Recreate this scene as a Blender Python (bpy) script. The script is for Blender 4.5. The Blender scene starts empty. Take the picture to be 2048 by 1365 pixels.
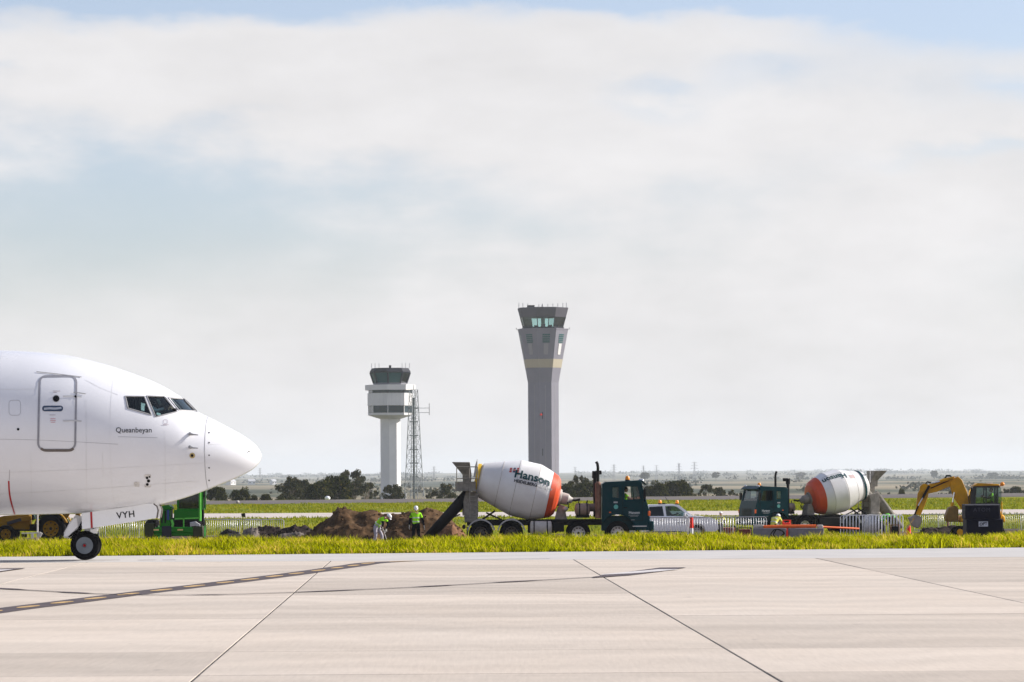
import bpy, bmesh, math, random
import numpy as np
from mathutils import Vector, Matrix
R = math.radians
random.seed(7); rng = np.random.default_rng(7)
sc = bpy.context.scene
COL = sc.collection

# ------------------------------------------------------------------ camera, sky, sun, exposure
FPX = 7000.0; ROLL = 0.0052; CAMZ = 2.0
cam_d = bpy.data.cameras.new('camera'); cam = bpy.data.objects.new('camera', cam_d); COL.objects.link(cam)
cam_d.sensor_width = 36; cam_d.lens = 36 * FPX / 2048; cam_d.shift_y = 267.5 / 2048
cam_d.clip_start = 0.5; cam_d.clip_end = 30000
cam_d.dof.use_dof = True; cam_d.dof.focus_distance = 100; cam_d.dof.aperture_fstop = 9.0
cam.matrix_world = Matrix.Translation((0, 0, CAMZ)) @ Matrix.Rotation(math.pi/2, 4, 'X') @ Matrix.Rotation(-ROLL, 4, 'Z')
sc.camera = cam

SUN_EL, SUN_AZ = R(27), R(74)          # azimuth from +Y (view direction) towards +X (right)
sd = Vector((math.cos(SUN_EL)*math.sin(SUN_AZ), math.cos(SUN_EL)*math.cos(SUN_AZ), math.sin(SUN_EL)))
sun_d = bpy.data.lights.new('sun', 'SUN'); sun_d.energy = 5.0; sun_d.angle = R(0.6); sun_d.color = (1.0, 0.94, 0.86)
sun = bpy.data.objects.new('sun', sun_d); COL.objects.link(sun)
sun.rotation_euler = sd.to_track_quat('Z', 'Y').to_euler()
sun.location = (60, 40, 120)

world = bpy.data.worlds.new('World'); sc.world = world; world.use_nodes = True
def build_sky():
    nt = world.node_tree; N = nt.nodes; L = nt.links; N.clear()
    out = N.new('ShaderNodeOutputWorld'); bg = N.new('ShaderNodeBackground'); L.new(bg.outputs[0], out.inputs[0])
    bg.inputs[1].default_value = 0.10
    sky = N.new('ShaderNodeTexSky'); sky.sky_type = 'NISHITA'; sky.sun_disc = False
    sky.sun_elevation = SUN_EL; sky.sun_rotation = SUN_AZ
    sky.air_density = 1.0; sky.dust_density = 1.0; sky.ozone_density = 1.5
    tc = N.new('ShaderNodeTexCoord')
    sep = N.new('ShaderNodeSeparateXYZ'); L.new(tc.outputs['Generated'], sep.inputs[0])
    def M(op, a, b=None, c=None, clamp=False):
        n = N.new('ShaderNodeMath'); n.operation = op; n.use_clamp = clamp
        for i, v in enumerate((a, b, c)):
            if v is None: continue
            if isinstance(v, (int, float)): n.inputs[i].default_value = v
            else: L.new(v, n.inputs[i])
        return n.outputs[0]
    # cloud noise on the stretched view direction
    mp = N.new('ShaderNodeMapping'); mp.inputs['Scale'].default_value = (1, 1, 2.6); L.new(tc.outputs['Generated'], mp.inputs[0])
    def noise(scale, detail, rough, off=0.0):
        n = N.new('ShaderNodeTexNoise'); n.inputs['Scale'].default_value = scale; n.inputs['Detail'].default_value = detail
        n.inputs['Roughness'].default_value = rough
        m2 = N.new('ShaderNodeVectorMath'); m2.operation = 'ADD'; m2.inputs[1].default_value = (off, off*1.7, off*0.6)
        L.new(mp.outputs[0], m2.inputs[0]); L.new(m2.outputs[0], n.inputs['Vector'])
        return n.outputs['Fac']
    n1 = noise(16, 5, 0.52, 3.1); n2 = noise(42, 6, 0.55, 9.4); n3 = noise(7, 3, 0.5, 1.7)
    az = M('ARCTAN2', sep.outputs[0], sep.outputs[1])
    el = sep.outputs[2]
    w1 = M('MULTIPLY', M('SUBTRACT', n1, 0.5), 0.06); w2 = M('MULTIPLY', M('SUBTRACT', n2, 0.5), 0.026)
    azw = M('ADD', az, M('ADD', w1, w2)); elw = M('ADD', el, M('MULTIPLY', M('ADD', w1, w2), 0.55))
    def blob(px, py, rx, ry, amp):
        a = M('DIVIDE', M('SUBTRACT', azw, (px-1024)/FPX), rx/FPX)
        e = M('DIVIDE', M('SUBTRACT', elw, (950-py)/FPX), ry/FPX)
        d2 = M('ADD', M('MULTIPLY', a, a), M('MULTIPLY', e, e))
        return M('MULTIPLY', M('POWER', 2.718, M('MULTIPLY', d2, -1.0)), amp)
    gaps = [(230, 400, 660, 150, .62), (-100, 560, 500, 120, .30), (700, 560, 420, 150, .2), (1330, 205, 190, 28, .28), (1480, 150, 100, 34, .18),
            (1990, 215, 130, 30, .34), (1960, 320, 190, 24, .3), (2060, 40, 380, 90, 1.0), (1500, -25, 700, 58, 1.1),
            (300, -25, 700, 75, 1.2), (2150, 540, 260, 160, .35), (10, 140, 60, 20, .2)]
    tot = None
    for g in gaps:
        b = blob(*g); tot = b if tot is None else M('ADD', tot, b)
    cover = M('SUBTRACT', M('ADD', M('MULTIPLY', n3, 0.9), M('MULTIPLY', n1, 0.5)), M('MINIMUM', M('MULTIPLY', M('MAXIMUM', M('SUBTRACT', el, 0.13), 0.0), 3.0), 0.8))          # generic cover everywhere
    m = M('SUBTRACT', M('ADD', M('ADD', cover, 0.33), M('MULTIPLY', M('SUBTRACT', n2, 0.5), 0.30)), tot)
    mask = N.new('ShaderNodeMapRange'); mask.interpolation_type = 'SMOOTHSTEP'
    mask.inputs['From Min'].default_value = 0.30; mask.inputs['From Max'].default_value = 0.98
    mask.inputs['To Min'].default_value = 0.10; mask.inputs['To Max'].default_value = 0.97
    L.new(m, mask.inputs['Value'])
    hs = N.new('ShaderNodeHueSaturation'); hs.inputs['Saturation'].default_value = 0.85; hs.inputs['Value'].default_value = SKYV
    tn = N.new('ShaderNodeMix'); tn.data_type = 'RGBA'; tn.blend_type = 'MULTIPLY'; tn.inputs[0].default_value = 1.0; tn.inputs[7].default_value = (.94, .95, 1.13, 1)
    L.new(sky.outputs[0], tn.inputs[6]); L.new(tn.outputs[2], hs.inputs['Color'])
    # cloud brightness: soft self shading by noise
    cb = M('ADD', M('MULTIPLY', n2, 0.16), M('ADD', M('MULTIPLY', n1, 0.22), 0.86))
    cc = N.new('ShaderNodeMix'); cc.data_type = 'RGBA'; cc.blend_type = 'MULTIPLY'; cc.inputs[0].default_value = 1.0
    cc.inputs[6].default_value = CLOUD
    cbn = N.new('ShaderNodeCombineColor'); [L.new(cb, cbn.inputs[i]) for i in range(3)]
    L.new(cbn.outputs[0], cc.inputs[7])
    mx = N.new('ShaderNodeMix'); mx.data_type = 'RGBA'
    L.new(mask.outputs[0], mx.inputs[0]); L.new(hs.outputs[0], mx.inputs[6]); L.new(cc.outputs[2], mx.inputs[7])
    L.new(mx.outputs[2], bg.inputs[0])
SKYV = 0.93
CLOUD = (5.18, 5.08, 5.12, 1)
build_sky()
vs = sc.view_settings; vs.view_transform = 'Standard'; vs.look = 'None'; vs.exposure = 0.62; vs.gamma = 1
sc.cycles.volume_bounces = 1; sc.cycles.max_bounces = 8; sc.cycles.transparent_max_bounces = 12

# ------------------------------------------------------------------ helpers
def P(px, py, Y):
    dx = px-1024; dy = py-950
    return Vector(((dx-ROLL*dy)*Y/FPX, Y, CAMZ-(dy+ROLL*dx)*Y/FPX))
def lerp(a, b, t): return a+(b-a)*t
def sstep(a, b, x):
    t = min(1, max(0, (x-a)/(b-a))); return t*t*(3-2*t)

MATS = {}
def mat(name, col, rough=0.5, metal=0.0, var=0.12, scale=4.0, bump=0.0, dirt=None, spec=0.35, coat=0.0, objvar=0.0):
    if name in MATS: return MATS[name]
    m = bpy.data.materials.new(name); m.use_nodes = True; MATS[name] = m
    nt = m.node_tree; N = nt.nodes; L = nt.links; b = N['Principled BSDF']
    b.inputs['Roughness'].default_value = rough; b.inputs['Metallic'].default_value = metal
    b.inputs['Specular IOR Level'].default_value = spec; b.inputs['Coat Weight'].default_value = coat
    tc = N.new('ShaderNodeTexCoord')
    nz = N.new('ShaderNodeTexNoise'); nz.inputs['Scale'].default_value = scale; nz.inputs['Detail'].default_value = 6; nz.inputs['Roughness'].default_value = .6
    L.new(tc.outputs['Object'], nz.inputs['Vector'])
    rp = N.new('ShaderNodeValToRGB')
    rp.color_ramp.elements[0].position = .3; rp.color_ramp.elements[1].position = .7
    rp.color_ramp.elements[0].color = tuple(c*(1-var) for c in col)+(1,)
    rp.color_ramp.elements[1].color = tuple(min(1, c*(1+var)) for c in col)+(1,)
    L.new(nz.outputs['Fac'], rp.inputs[0]); src = rp.outputs[0]
    if dirt:
        dcol, amount = dirt
        n2 = N.new('ShaderNodeTexNoise'); n2.inputs['Scale'].default_value = scale*.45; n2.inputs['Detail'].default_value = 8
        L.new(tc.outputs['Object'], n2.inputs['Vector'])
        mr = N.new('ShaderNodeMapRange'); mr.inputs['From Min'].default_value = .46; mr.inputs['From Max'].default_value = .72; mr.inputs['To Max'].default_value = amount
        L.new(n2.outputs['Fac'], mr.inputs['Value'])
        mx = N.new('ShaderNodeMix'); mx.data_type = 'RGBA'; L.new(mr.outputs[0], mx.inputs[0]); L.new(src, mx.inputs[6]); mx.inputs[7].default_value = dcol+(1,)
        src = mx.outputs[2]
    if objvar:
        oi = N.new('ShaderNodeObjectInfo'); mr = N.new('ShaderNodeMapRange'); mr.inputs['To Min'].default_value = 1-objvar; mr.inputs['To Max'].default_value = 1+objvar
        L.new(oi.outputs['Random'], mr.inputs['Value'])
        hv = N.new('ShaderNodeHueSaturation'); L.new(mr.outputs[0], hv.inputs['Value']); L.new(src, hv.inputs['Color']); src = hv.outputs[0]
    L.new(src, b.inputs['Base Color'])
    rr = N.new('ShaderNodeMapRange'); rr.inputs['To Min'].default_value = max(.02, rough-.1); rr.inputs['To Max'].default_value = min(1, rough+.12)
    L.new(nz.outputs['Fac'], rr.inputs['Value']); L.new(rr.outputs[0], b.inputs['Roughness'])
    if bump:
        bp = N.new('ShaderNodeBump'); bp.inputs['Strength'].default_value = bump; bp.inputs['Distance'].default_value = .03
        L.new(nz.outputs['Fac'], bp.inputs['Height']); L.new(bp.outputs[0], b.inputs['Normal'])
    return m

def glass_mat(name, tint, alpha, rough=0.03):
    """thin tinted pane: part transparent, part dark gloss"""
    m = bpy.data.materials.new(name); m.use_nodes = True; MATS[name] = m
    nt = m.node_tree; N = nt.nodes; L = nt.links; N.clear()
    out = N.new('ShaderNodeOutputMaterial'); mx = N.new('ShaderNodeMixShader'); mx2 = N.new('ShaderNodeMixShader')
    tr = N.new('ShaderNodeBsdfTransparent'); tr.inputs[0].default_value = tint+(1,)
    df = N.new('ShaderNodeBsdfDiffuse'); df.inputs[0].default_value = tuple(c*.05 for c in tint)+(1,)
    gl = N.new('ShaderNodeBsdfGlossy'); gl.inputs['Roughness'].default_value = rough; gl.inputs[0].default_value = (.9, .95, .95, 1)
    fr = N.new('ShaderNodeFresnel'); fr.inputs[0].default_value = 1.5
    mx.inputs[0].default_value = alpha; L.new(tr.outputs[0], mx.inputs[1]); L.new(df.outputs[0], mx.inputs[2])
    L.new(fr.outputs[0], mx2.inputs[0]); L.new(mx.outputs[0], mx2.inputs[1]); L.new(gl.outputs[0], mx2.inputs[2]); L.new(mx2.outputs[0], out.inputs[0])
    return m

def leafy_mat(name, c_dark, c_light, c_alt, transl=0.35, altw=.15):
    m = bpy.data.materials.new(name); m.use_nodes = True; MATS[name] = m
    nt = m.node_tree; N = nt.nodes; L = nt.links; N.clear()
    out = N.new('ShaderNodeOutputMaterial'); g = N.new('ShaderNodeNewGeometry')
    rp = N.new('ShaderNodeValToRGB'); e = rp.color_ramp.elements
    e[0].position = 0; e[0].color = c_dark+(1,); e[1].position = 1-altw; e[1].color = c_light+(1,)
    x = e.new(1.0); x.color = c_alt+(1,)
    tc = N.new('ShaderNodeTexCoord'); nz = N.new('ShaderNodeTexNoise'); nz.inputs['Scale'].default_value = .55; nz.inputs['Detail'].default_value = 4
    L.new(tc.outputs['Object'], nz.inputs['Vector'])
    mm = N.new('ShaderNodeMath'); mm.operation = 'MULTIPLY_ADD'; L.new(nz.outputs['Fac'], mm.inputs[0]); mm.inputs[1].default_value = 1.7; mm.inputs[2].default_value = -.85
    ad = N.new('ShaderNodeMath'); ad.operation = 'ADD'; ad.use_clamp = True; L.new(g.outputs['Random Per Island'], ad.inputs[0]); L.new(mm.outputs[0], ad.inputs[1])
    L.new(ad.outputs[0], rp.inputs[0])
    d = N.new('ShaderNodeBsdfDiffuse'); t = N.new('ShaderNodeBsdfTranslucent'); mx = N.new('ShaderNodeMixShader'); mx.inputs[0].default_value = transl
    L.new(rp.outputs[0], d.inputs[0]); L.new(rp.outputs[0], t.inputs[0]); L.new(d.outputs[0], mx.inputs[1]); L.new(t.outputs[0], mx.inputs[2]); L.new(mx.outputs[0], out.inputs[0])
    return m

def tag(o, label=None, cat=None, group=None, kind=None):
    if label: o['label'] = label
    if cat: o['category'] = cat
    if group: o['group'] = group
    if kind: o['kind'] = kind
    return o
def thing(name, label, cat, loc=(0, 0, 0), rz=0.0, group=None, scale=1.0):
    o = bpy.data.objects.new(name, None); COL.objects.link(o); o.location = loc; o.rotation_euler = (0, 0, rz)
    o.scale = (scale,)*3; o.empty_display_size = .3
    return tag(o, label, cat, group)
def copy_tree(o, parent=None):
    c = o.copy(); COL.objects.link(c); c.parent = parent
    for ch in list(o.children): copy_tree(ch, c)
    return c
def link_mesh(name, me, m, parent=None):
    o = bpy.data.objects.new(name, me); COL.objects.link(o)
    if m is not None and not me.materials: me.materials.append(m)
    if parent: o.parent = parent
    return o

class MB:
    def __init__(s): s.v = []; s.f = []
    def add(s, vs, fs):
        n = len(s.v); s.v += [tuple(v) for v in vs]; s.f += [tuple(i+n for i in f) for f in fs]; return s
    def box(s, c, d, rot=None):
        x, y, z = d[0]/2, d[1]/2, d[2]/2
        vs = [Vector(p) for p in ((-x,-y,-z),(x,-y,-z),(x,y,-z),(-x,y,-z),(-x,-y,z),(x,-y,z),(x,y,z),(-x,y,z))]
        if rot is not None: vs = [rot @ v for v in vs]
        c = Vector(c)
        return s.add([v+c for v in vs], [(3,2,1,0),(4,5,6,7),(0,1,5,4),(1,2,6,5),(2,3,7,6),(3,0,4,7)])
    def bar(s, a, b, w, h, up=(0, 0, 1)):
        a = Vector(a); b = Vector(b); d = b-a; q = d.to_track_quat('X', 'Z').to_matrix()
        return s.box((a+b)/2, (d.length, w, h), q)
    def ring(s, c, ax, r, n):
        ax = Vector(ax).normalized(); u = ax.orthogonal().normalized(); w = ax.cross(u)
        return [Vector(c)+u*(r*math.cos(2*math.pi*i/n))+w*(r*math.sin(2*math.pi*i/n)) for i in range(n)]
    def lathe(s, prof, o, ax, n=24, caps=True):
        """prof = [(t along axis, radius)]"""
        o = Vector(o); ax = Vector(ax).normalized(); vs = []; fs = []
        for t, r in prof: vs += s.ring(o+ax*t, ax, max(r, 1e-4), n)
        for k in range(len(prof)-1):
            for i in range(n):
                j = (i+1) % n; fs.append((k*n+i, k*n+j, (k+1)*n+j, (k+1)*n+i))
        if caps: fs += [tuple(range(n-1, -1, -1)), tuple((len(prof)-1)*n+i for i in range(n))]
        return s.add(vs, fs)
    def cyl(s, a, b, r0, r1=None, n=12):
        a = Vector(a); b = Vector(b); r1 = r0 if r1 is None else r1
        return s.lathe([(0, r0), ((b-a).length, r1)], a, b-a, n)
    def tube(s, pts, r, n=8):
        pts = [Vector(p) for p in pts]; vs = []; fs = []
        rr = r if isinstance(r, (list, tuple)) else [r]*len(pts)
        u = None
        for k, p in enumerate(pts):
            t = (pts[min(k+1, len(pts)-1)]-pts[max(k-1, 0)]).normalized()
            if u is None: u = t.orthogonal().normalized()
            u = (u-t*u.dot(t)).normalized(); w = t.cross(u)
            vs += [p+u*(rr[k]*math.cos(2*math.pi*i/n))+w*(rr[k]*math.sin(2*math.pi*i/n)) for i in range(n)]
        for k in range(len(pts)-1):
            for i in range(n):
                j = (i+1) % n; fs.append((k*n+i, k*n+j, (k+1)*n+j, (k+1)*n+i))
        fs += [tuple(range(n-1, -1, -1)), tuple((len(pts)-1)*n+i for i in range(n))]
        return s.add(vs, fs)
    def prism(s, poly, y0, y1):
        """polygon in x,z extruded along y"""
        n = len(poly); vs = [(x, y0, z) for x, z in poly]+[(x, y1, z) for x, z in poly]
        fs = [tuple(range(n)), tuple(range(2*n-1, n-1, -1))]+[(i, i+n, (i+1) % n+n, (i+1) % n) for i in range(n)]
        return s.add(vs, fs)
    def sphere(s, c, r, n=14, m=9):
        if isinstance(r, (int, float)): r = (r, r, r)
        vs = []; fs = []
        for k in range(m+1):
            ph = math.pi*k/m-math.pi/2; cr = max(1e-3, math.cos(ph))
            for i in range(n):
                a = 2*math.pi*i/n; vs.append((c[0]+r[0]*cr*math.cos(a), c[1]+r[1]*cr*math.sin(a), c[2]+r[2]*math.sin(ph)))
        for k in range(m):
            for i in range(n):
                j = (i+1) % n; fs.append((k*n+i, k*n+j, (k+1)*n+j, (k+1)*n+i))
        return s.add(vs, fs)
    def mesh(s, name='m'):
        me = bpy.data.meshes.new(name); me.from_pydata(s.v, [], s.f); me.update()
        bm = bmesh.new(); bm.from_mesh(me); bmesh.ops.recalc_face_normals(bm, faces=bm.faces); bm.to_mesh(me); bm.free()
        return me
    def build(s, name, m, parent=None, smooth=True, bevel=0.0, ang=35, seg=2):
        me = s.mesh(name); me.materials.append(m)
        if smooth: me.shade_smooth(); me.set_sharp_from_angle(angle=R(ang))
        o = link_mesh(name, me, None, parent)
        if bevel:
            b = o.modifiers.new('bevel', 'BEVEL'); b.width = bevel; b.segments = seg; b.limit_method = 'ANGLE'; b.angle_limit = R(40)
        return o
def cut(body, cutters):
    """boolean: body MB minus every cutter MB -> mesh"""
    o = bpy.data.objects.new('tmp', body.mesh()); COL.objects.link(o); extra = []
    for c in cutters:
        k = bpy.data.objects.new('tmpc', c.mesh()); COL.objects.link(k); extra.append(k)
        md = o.modifiers.new('b', 'BOOLEAN'); md.object = k; md.operation = 'DIFFERENCE'; md.solver = 'EXACT'
    dg = bpy.context.evaluated_depsgraph_get(); me = bpy.data.meshes.new_from_object(o.evaluated_get(dg))
    for k in extra+[o]: bpy.data.objects.remove(k, do_unlink=True)
    return me
def mesh_obj(name, me, m, parent=None, ang=35):
    me.materials.clear(); me.materials.append(m); me.shade_smooth(); me.set_sharp_from_angle(angle=R(ang))
    return link_mesh(name, me, None, parent)
def text_mesh(body, size, bold=0.0, space=1.0):
    cu = bpy.data.curves.new('t', 'FONT'); cu.body = body; cu.size = size; cu.offset = bold; cu.align_x = 'CENTER'; cu.align_y = 'CENTER'; cu.resolution_u = 3
    cu.space_character = space
    o = bpy.data.objects.new('tmp', cu); COL.objects.link(o)
    dg = bpy.context.evaluated_depsgraph_get(); me = bpy.data.meshes.new_from_object(o.evaluated_get(dg))
    bpy.data.objects.remove(o, do_unlink=True)
    bm = bmesh.new(); bm.from_mesh(me); bmesh.ops.triangulate(bm, faces=bm.faces)
    bmesh.ops.subdivide_edges(bm, edges=[e for e in bm.edges if e.calc_length() > size*.3], cuts=2); bmesh.ops.triangulate(bm, faces=bm.faces)
    bm.to_mesh(me); bm.free()
    return me
def lettering(body, size, fn, m, parent, name='lettering', bold=0.0, space=1.0):
    """fn maps flat text coords (u,v) to a point in the parent's space"""
    me = text_mesh(body, size, bold, space)
    for v in me.vertices: v.co = fn(v.co.x, v.co.y)
    me.materials.clear(); me.materials.append(m)
    return link_mesh(name, me, None, parent)

# ------------------------------------------------------------------ the ground
def y_edge(x): return 90.6+0.18*max(-60, min(60, x))
def runway_front(x): return 401+.60*max(-260, min(260, x))
def runway_back(x): return 464+.66*max(-260, min(260, x))
def site_z(y):
    if y < 158: return -1.1
    if y < 206: return lerp(-1.1, -1.55, sstep(154, 200, y))
    return lerp(-1.55, -1.1, sstep(206, 256, y))
FARP = [(0, -1.1), (40, -2.0), (160, -6.2), (500, -7.0), (1000, -6.2), (2000, -6.6), (3500, -7.2), (5500, -7.6), (8000, -5.0), (11000, 0.5), (13500, 7.0), (15500, 9.0), (20000, 2.0)]
def ground_z(x, y):
    d = y-y_edge(x)
    if d < 0: return lerp(-.25, -.03, sstep(-.6, 0, d))
    c = 7.4-.17*max(0, min(16, x-2))
    if d < c: return .04*math.sin(x*.5)*sstep(0, 3, d)-.03+.06*sstep(0, 4, d)
    if d < c+5.4: return lerp(.03+.04*math.sin(x*.5), site_z(y), sstep(c, c+5.4, d))
    b = y-runway_back(x)
    if b < 8: return site_z(y)
    b -= 8
    z = float(np.interp(b, [p[0] for p in FARP], [p[1] for p in FARP]))
    k = sstep(600, 3000, b)
    k2 = sstep(4000, 12000, b); z += k*(1.0*math.sin(x/190+y/700)+.6*math.sin(x/77+1.3)*math.sin(y/310))+k2*(3.2*math.sin(x/820+.6)+2.2*math.sin(x/330+y/1500))
    return z
xs = sorted(set([round(v, 2) for v in list(np.arange(-40, 40.1, 1.25))+[s*40*1.13**k for k in range(1, 46) for s in (-1, 1)]]))
ys = sorted(set([round(v, 2) for v in list(np.arange(78, 122, .8))+list(np.arange(122, 560, 6))+[560*1.05**k for k in range(74)]+[70, 50, 20, -20, -100, -400, -1500, -3000] if v < 19800]))
def sheet(name, xs, ys, fz, m, lift=0.0):
    vs = [(x, y, fz(x, y)+lift) for y in ys for x in xs]; n = len(xs)
    fs = [(j*n+i, j*n+i+1, (j+1)*n+i+1, (j+1)*n+i) for j in range(len(ys)-1) for i in range(n-1)]
    me = bpy.data.meshes.new(name); me.from_pydata(vs, [], fs); me.update(); me.shade_smooth()
    return tag(link_mesh(name, me, m), kind='structure')
def ground_mat():
    m = bpy.data.materials.new('field'); m.use_nodes = True; nt = m.node_tree; N = nt.nodes; L = nt.links; b = N['Principled BSDF']
    b.inputs['Roughness'].default_value = .95; b.inputs['Specular IOR Level'].default_value = .1
    tc = N.new('ShaderNodeTexCoord'); sp = N.new('ShaderNodeSeparateXYZ'); L.new(tc.outputs['Object'], sp.inputs[0])
    def nz(sc_, scale, detail=5):
        mp = N.new('ShaderNodeMapping'); mp.inputs['Scale'].default_value = sc_; L.new(tc.outputs['Object'], mp.inputs[0])
        n = N.new('ShaderNodeTexNoise'); n.inputs['Scale'].default_value = scale; n.inputs['Detail'].default_value = detail; L.new(mp.outputs[0], n.inputs['Vector']); return n.outputs['Fac']
    def ramp(f, els):
        r = N.new('ShaderNodeValToRGB'); e = r.color_ramp.elements
        e[0].position, e[0].color = els[0][0], els[0][1]+(1,); e[1].position, e[1].color = els[-1][0], els[-1][1]+(1,)
        for p, c in els[1:-1]: x = e.new(p); x.color = c+(1,)
        L.new(f, r.inputs[0]); return r.outputs[0]
    near = ramp(nz((.35, .06, 1), 1.0, 6), [(.3, (.075, .11, .003)), (.5, (.18, .20, .003)), (.62, (.25, .23, .006)), (.75, (.28, .22, .03))])
    far = ramp(nz((.0022, .0007, 1), 1.6, 8), [(.36, (.035, .045, .03)), (.46, (.075, .085, .055)), (.55, (.21, .18, .12)), (.70, (.30, .245, .16))])
    mr = N.new('ShaderNodeMapRange'); mr.inputs['From Min'].default_value = 560; mr.inputs['From Max'].default_value = 900; L.new(sp.outputs[1], mr.inputs['Value'])
    mx = N.new('ShaderNodeMix'); mx.data_type = 'RGBA'; L.new(mr.outputs[0], mx.inputs[0]); L.new(near, mx.inputs[6]); L.new(far, mx.inputs[7])
    L.new(mx.outputs[2], b.inputs['Base Color'])
    return m
sheet('ground', xs, ys, ground_z, ground_mat())
# bare earth of the works
m_earth = mat('bare_earth', (.085, .055, .036), .95, 0, .45, 1.6, .6, spec=.1)
exs = list(np.arange(-32, 48.1, 1.0)); eys = list(np.arange(0, 1.001, .02))
def earth_sheet():
    vs = []; n = len(exs)
    for t in eys:
        for x in exs:
            y0 = y_edge(x)+10.5; y1 = 203+6*math.sin(x*.21)+3*math.sin(x*.9)+(10 if x > 22 else 0)
            y = lerp(y0, y1, t); vs.append((x, y, ground_z(x, y)+.02+.03*math.sin(x*2.1)*math.sin(y*.8)))
    fs = [(j*n+i, j*n+i+1, (j+1)*n+i+1, (j+1)*n+i) for j in range(len(eys)-1) for i in range(n-1)]
    me = bpy.data.meshes.new('works_ground'); me.from_pydata(vs, [], fs); me.shade_smooth()
    tag(link_mesh('works_ground', me, m_earth), kind='structure')
earth_sheet()
# far taxiway and runway
m_conc_far = mat('pale_taxiway', (.50, .44, .40), .9, 0, .1, .3)
m_asph = mat('asphalt', (.105, .088, .08), .9, 0, .2, .12)
txs = [-260, -160, -100, -60, -30, 0, 30, 60, 100, 160, 260]
def strip(name, f0, f1, m, lift, nx=txs, ny=7):
    vs = []; n = len(nx)
    for j in range(ny):
        for x in nx:
            y = lerp(f0(x), f1(x), j/(ny-1)); vs.append((x, y, ground_z(x, y)+lift))
    fs = [(j*n+i, j*n+i+1, (j+1)*n+i+1, (j+1)*n+i) for j in range(ny-1) for i in range(n-1)]
    me = bpy.data.meshes.new(name); me.from_pydata(vs, [], fs); return tag(link_mesh(name, me, m), kind='structure')
strip('taxiway', lambda x: 258+.03*x, lambda x: 290-.01*x, m_conc_far, .02)
strip('runway', runway_front, runway_back, m_asph, .03)

# ---- apron: concrete slabs with sealed joints
def concrete_mat():
    m = bpy.data.materials.new('apron_concrete'); m.use_nodes = True; nt = m.node_tree; N = nt.nodes; L = nt.links; b = N['Principled BSDF']
    b.inputs['Roughness'].default_value = .82; b.inputs['Specular IOR Level'].default_value = .25
    g = N.new('ShaderNodeNewGeometry'); oi = N.new('ShaderNodeObjectInfo')
    def nz(scv, scale, detail=6, rough=.6):
        mp = N.new('ShaderNodeMapping'); mp.inputs['Scale'].default_value = scv; L.new(g.outputs['Position'], mp.inputs[0])
        n = N.new('ShaderNodeTexNoise'); n.inputs['Scale'].default_value = scale; n.inputs['Detail'].default_value = detail; n.inputs['Roughness'].default_value = rough; L.new(mp.outputs[0], n.inputs['Vector']); return n.outputs['Fac']
    def M(op, a, b_, c=None):
        n = N.new('ShaderNodeMath'); n.operation = op
        for i, v in enumerate((a, b_, c)):
            if v is None: continue
            if isinstance(v, (int, float)): n.inputs[i].default_value = v
            else: L.new(v, n.inputs[i])
        return n.outputs[0]
    broom = nz((9, .55, 1), 2.2, 5); cloud = nz((.05, .36, 1), 1.0, 6); fine = nz((1, 1, 1), 14, 4)
    swirl = N.new('ShaderNodeTexWave'); swirl.wave_type = 'RINGS'; swirl.inputs['Scale'].default_value = .55; swirl.inputs['Distortion'].default_value = 9; swirl.inputs['Detail'].default_value = 3; swirl.inputs['Detail Scale'].default_value = .7
    mp = N.new('ShaderNodeMapping'); mp.inputs['Scale'].default_value = (1.2, .25, 1); L.new(g.outputs['Position'], mp.inputs[0]); L.new(mp.outputs[0], swirl.inputs['Vector'])
    v = M('MULTIPLY_ADD', M('SUBTRACT', broom, .5), .24, 1.0)
    v = M('ADD', v, M('MULTIPLY', M('SUBTRACT', cloud, .5), .62)); v = M('ADD', v, M('MULTIPLY', M('SUBTRACT', fine, .5), .22))
    v = M('ADD', v, M('MULTIPLY', M('SUBTRACT', swirl.outputs['Fac'], .5), .075))
    v = M('ADD', v, M('MULTIPLY', M('SUBTRACT', oi.outputs['Random'], .5), .26))
    hs = N.new('ShaderNodeHueSaturation'); hs.inputs['Color'].default_value = (.50, .445, .385, 1); L.new(v, hs.inputs['Value'])
    tint = N.new('ShaderNodeMix'); tint.data_type = 'RGBA'; tint.blend_type = 'MULTIPLY'; tint.inputs[7].default_value = (1.0, .95, .90, 1)
    L.new(nz((.3, .1, 1), 1.3), tint.inputs[0]); L.new(hs.outputs[0], tint.inputs[6])
    spot = N.new('ShaderNodeMapRange'); spot.inputs['From Min'].default_value = .71; spot.inputs['From Max'].default_value = .76; spot.inputs['To Max'].default_value = .5
    L.new(nz((1, .5, 1), 2.3, 3, .5), spot.inputs['Value'])
    dk = N.new('ShaderNodeMix'); dk.data_type = 'RGBA'; L.new(spot.outputs[0], dk.inputs[0]); L.new(tint.outputs[2], dk.inputs[6]); dk.inputs[7].default_value = (.30, .26, .23, 1)
    L.new(dk.outputs[2], b.inputs['Base Color'])
    bp = N.new('ShaderNodeBump'); bp.inputs['Strength'].default_value = .25; bp.inputs['Distance'].default_value = .01
    L.new(broom, bp.inputs['Height']); L.new(bp.outputs[0], b.inputs['Normal'])
    return m
m_conc = concrete_mat()
m_seal = mat('joint_sealant', (.05, .045, .042), .8, 0, .6, 1.5)
YAW = .0234; SX, SY = 5.7, 4.7
def apt(u, v): return (u*1.0-YAW*v, v+YAW*u)
ap = MB()
def apron_poly():
    x0, x1 = 3.36-5*SX, 3.36+5*SX
    ap.add([apt(x0, 3)+(-.006,), apt(x1, 3)+(-.006,), apt(x1, 82.2)+(-.006,), apt(x0, 82.2)+(-.006,)], [(0, 1, 2, 3)])
apron_poly()
apron = tag(ap.build('apron', m_seal, smooth=False), kind='structure')
slab_cache = {}
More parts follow.
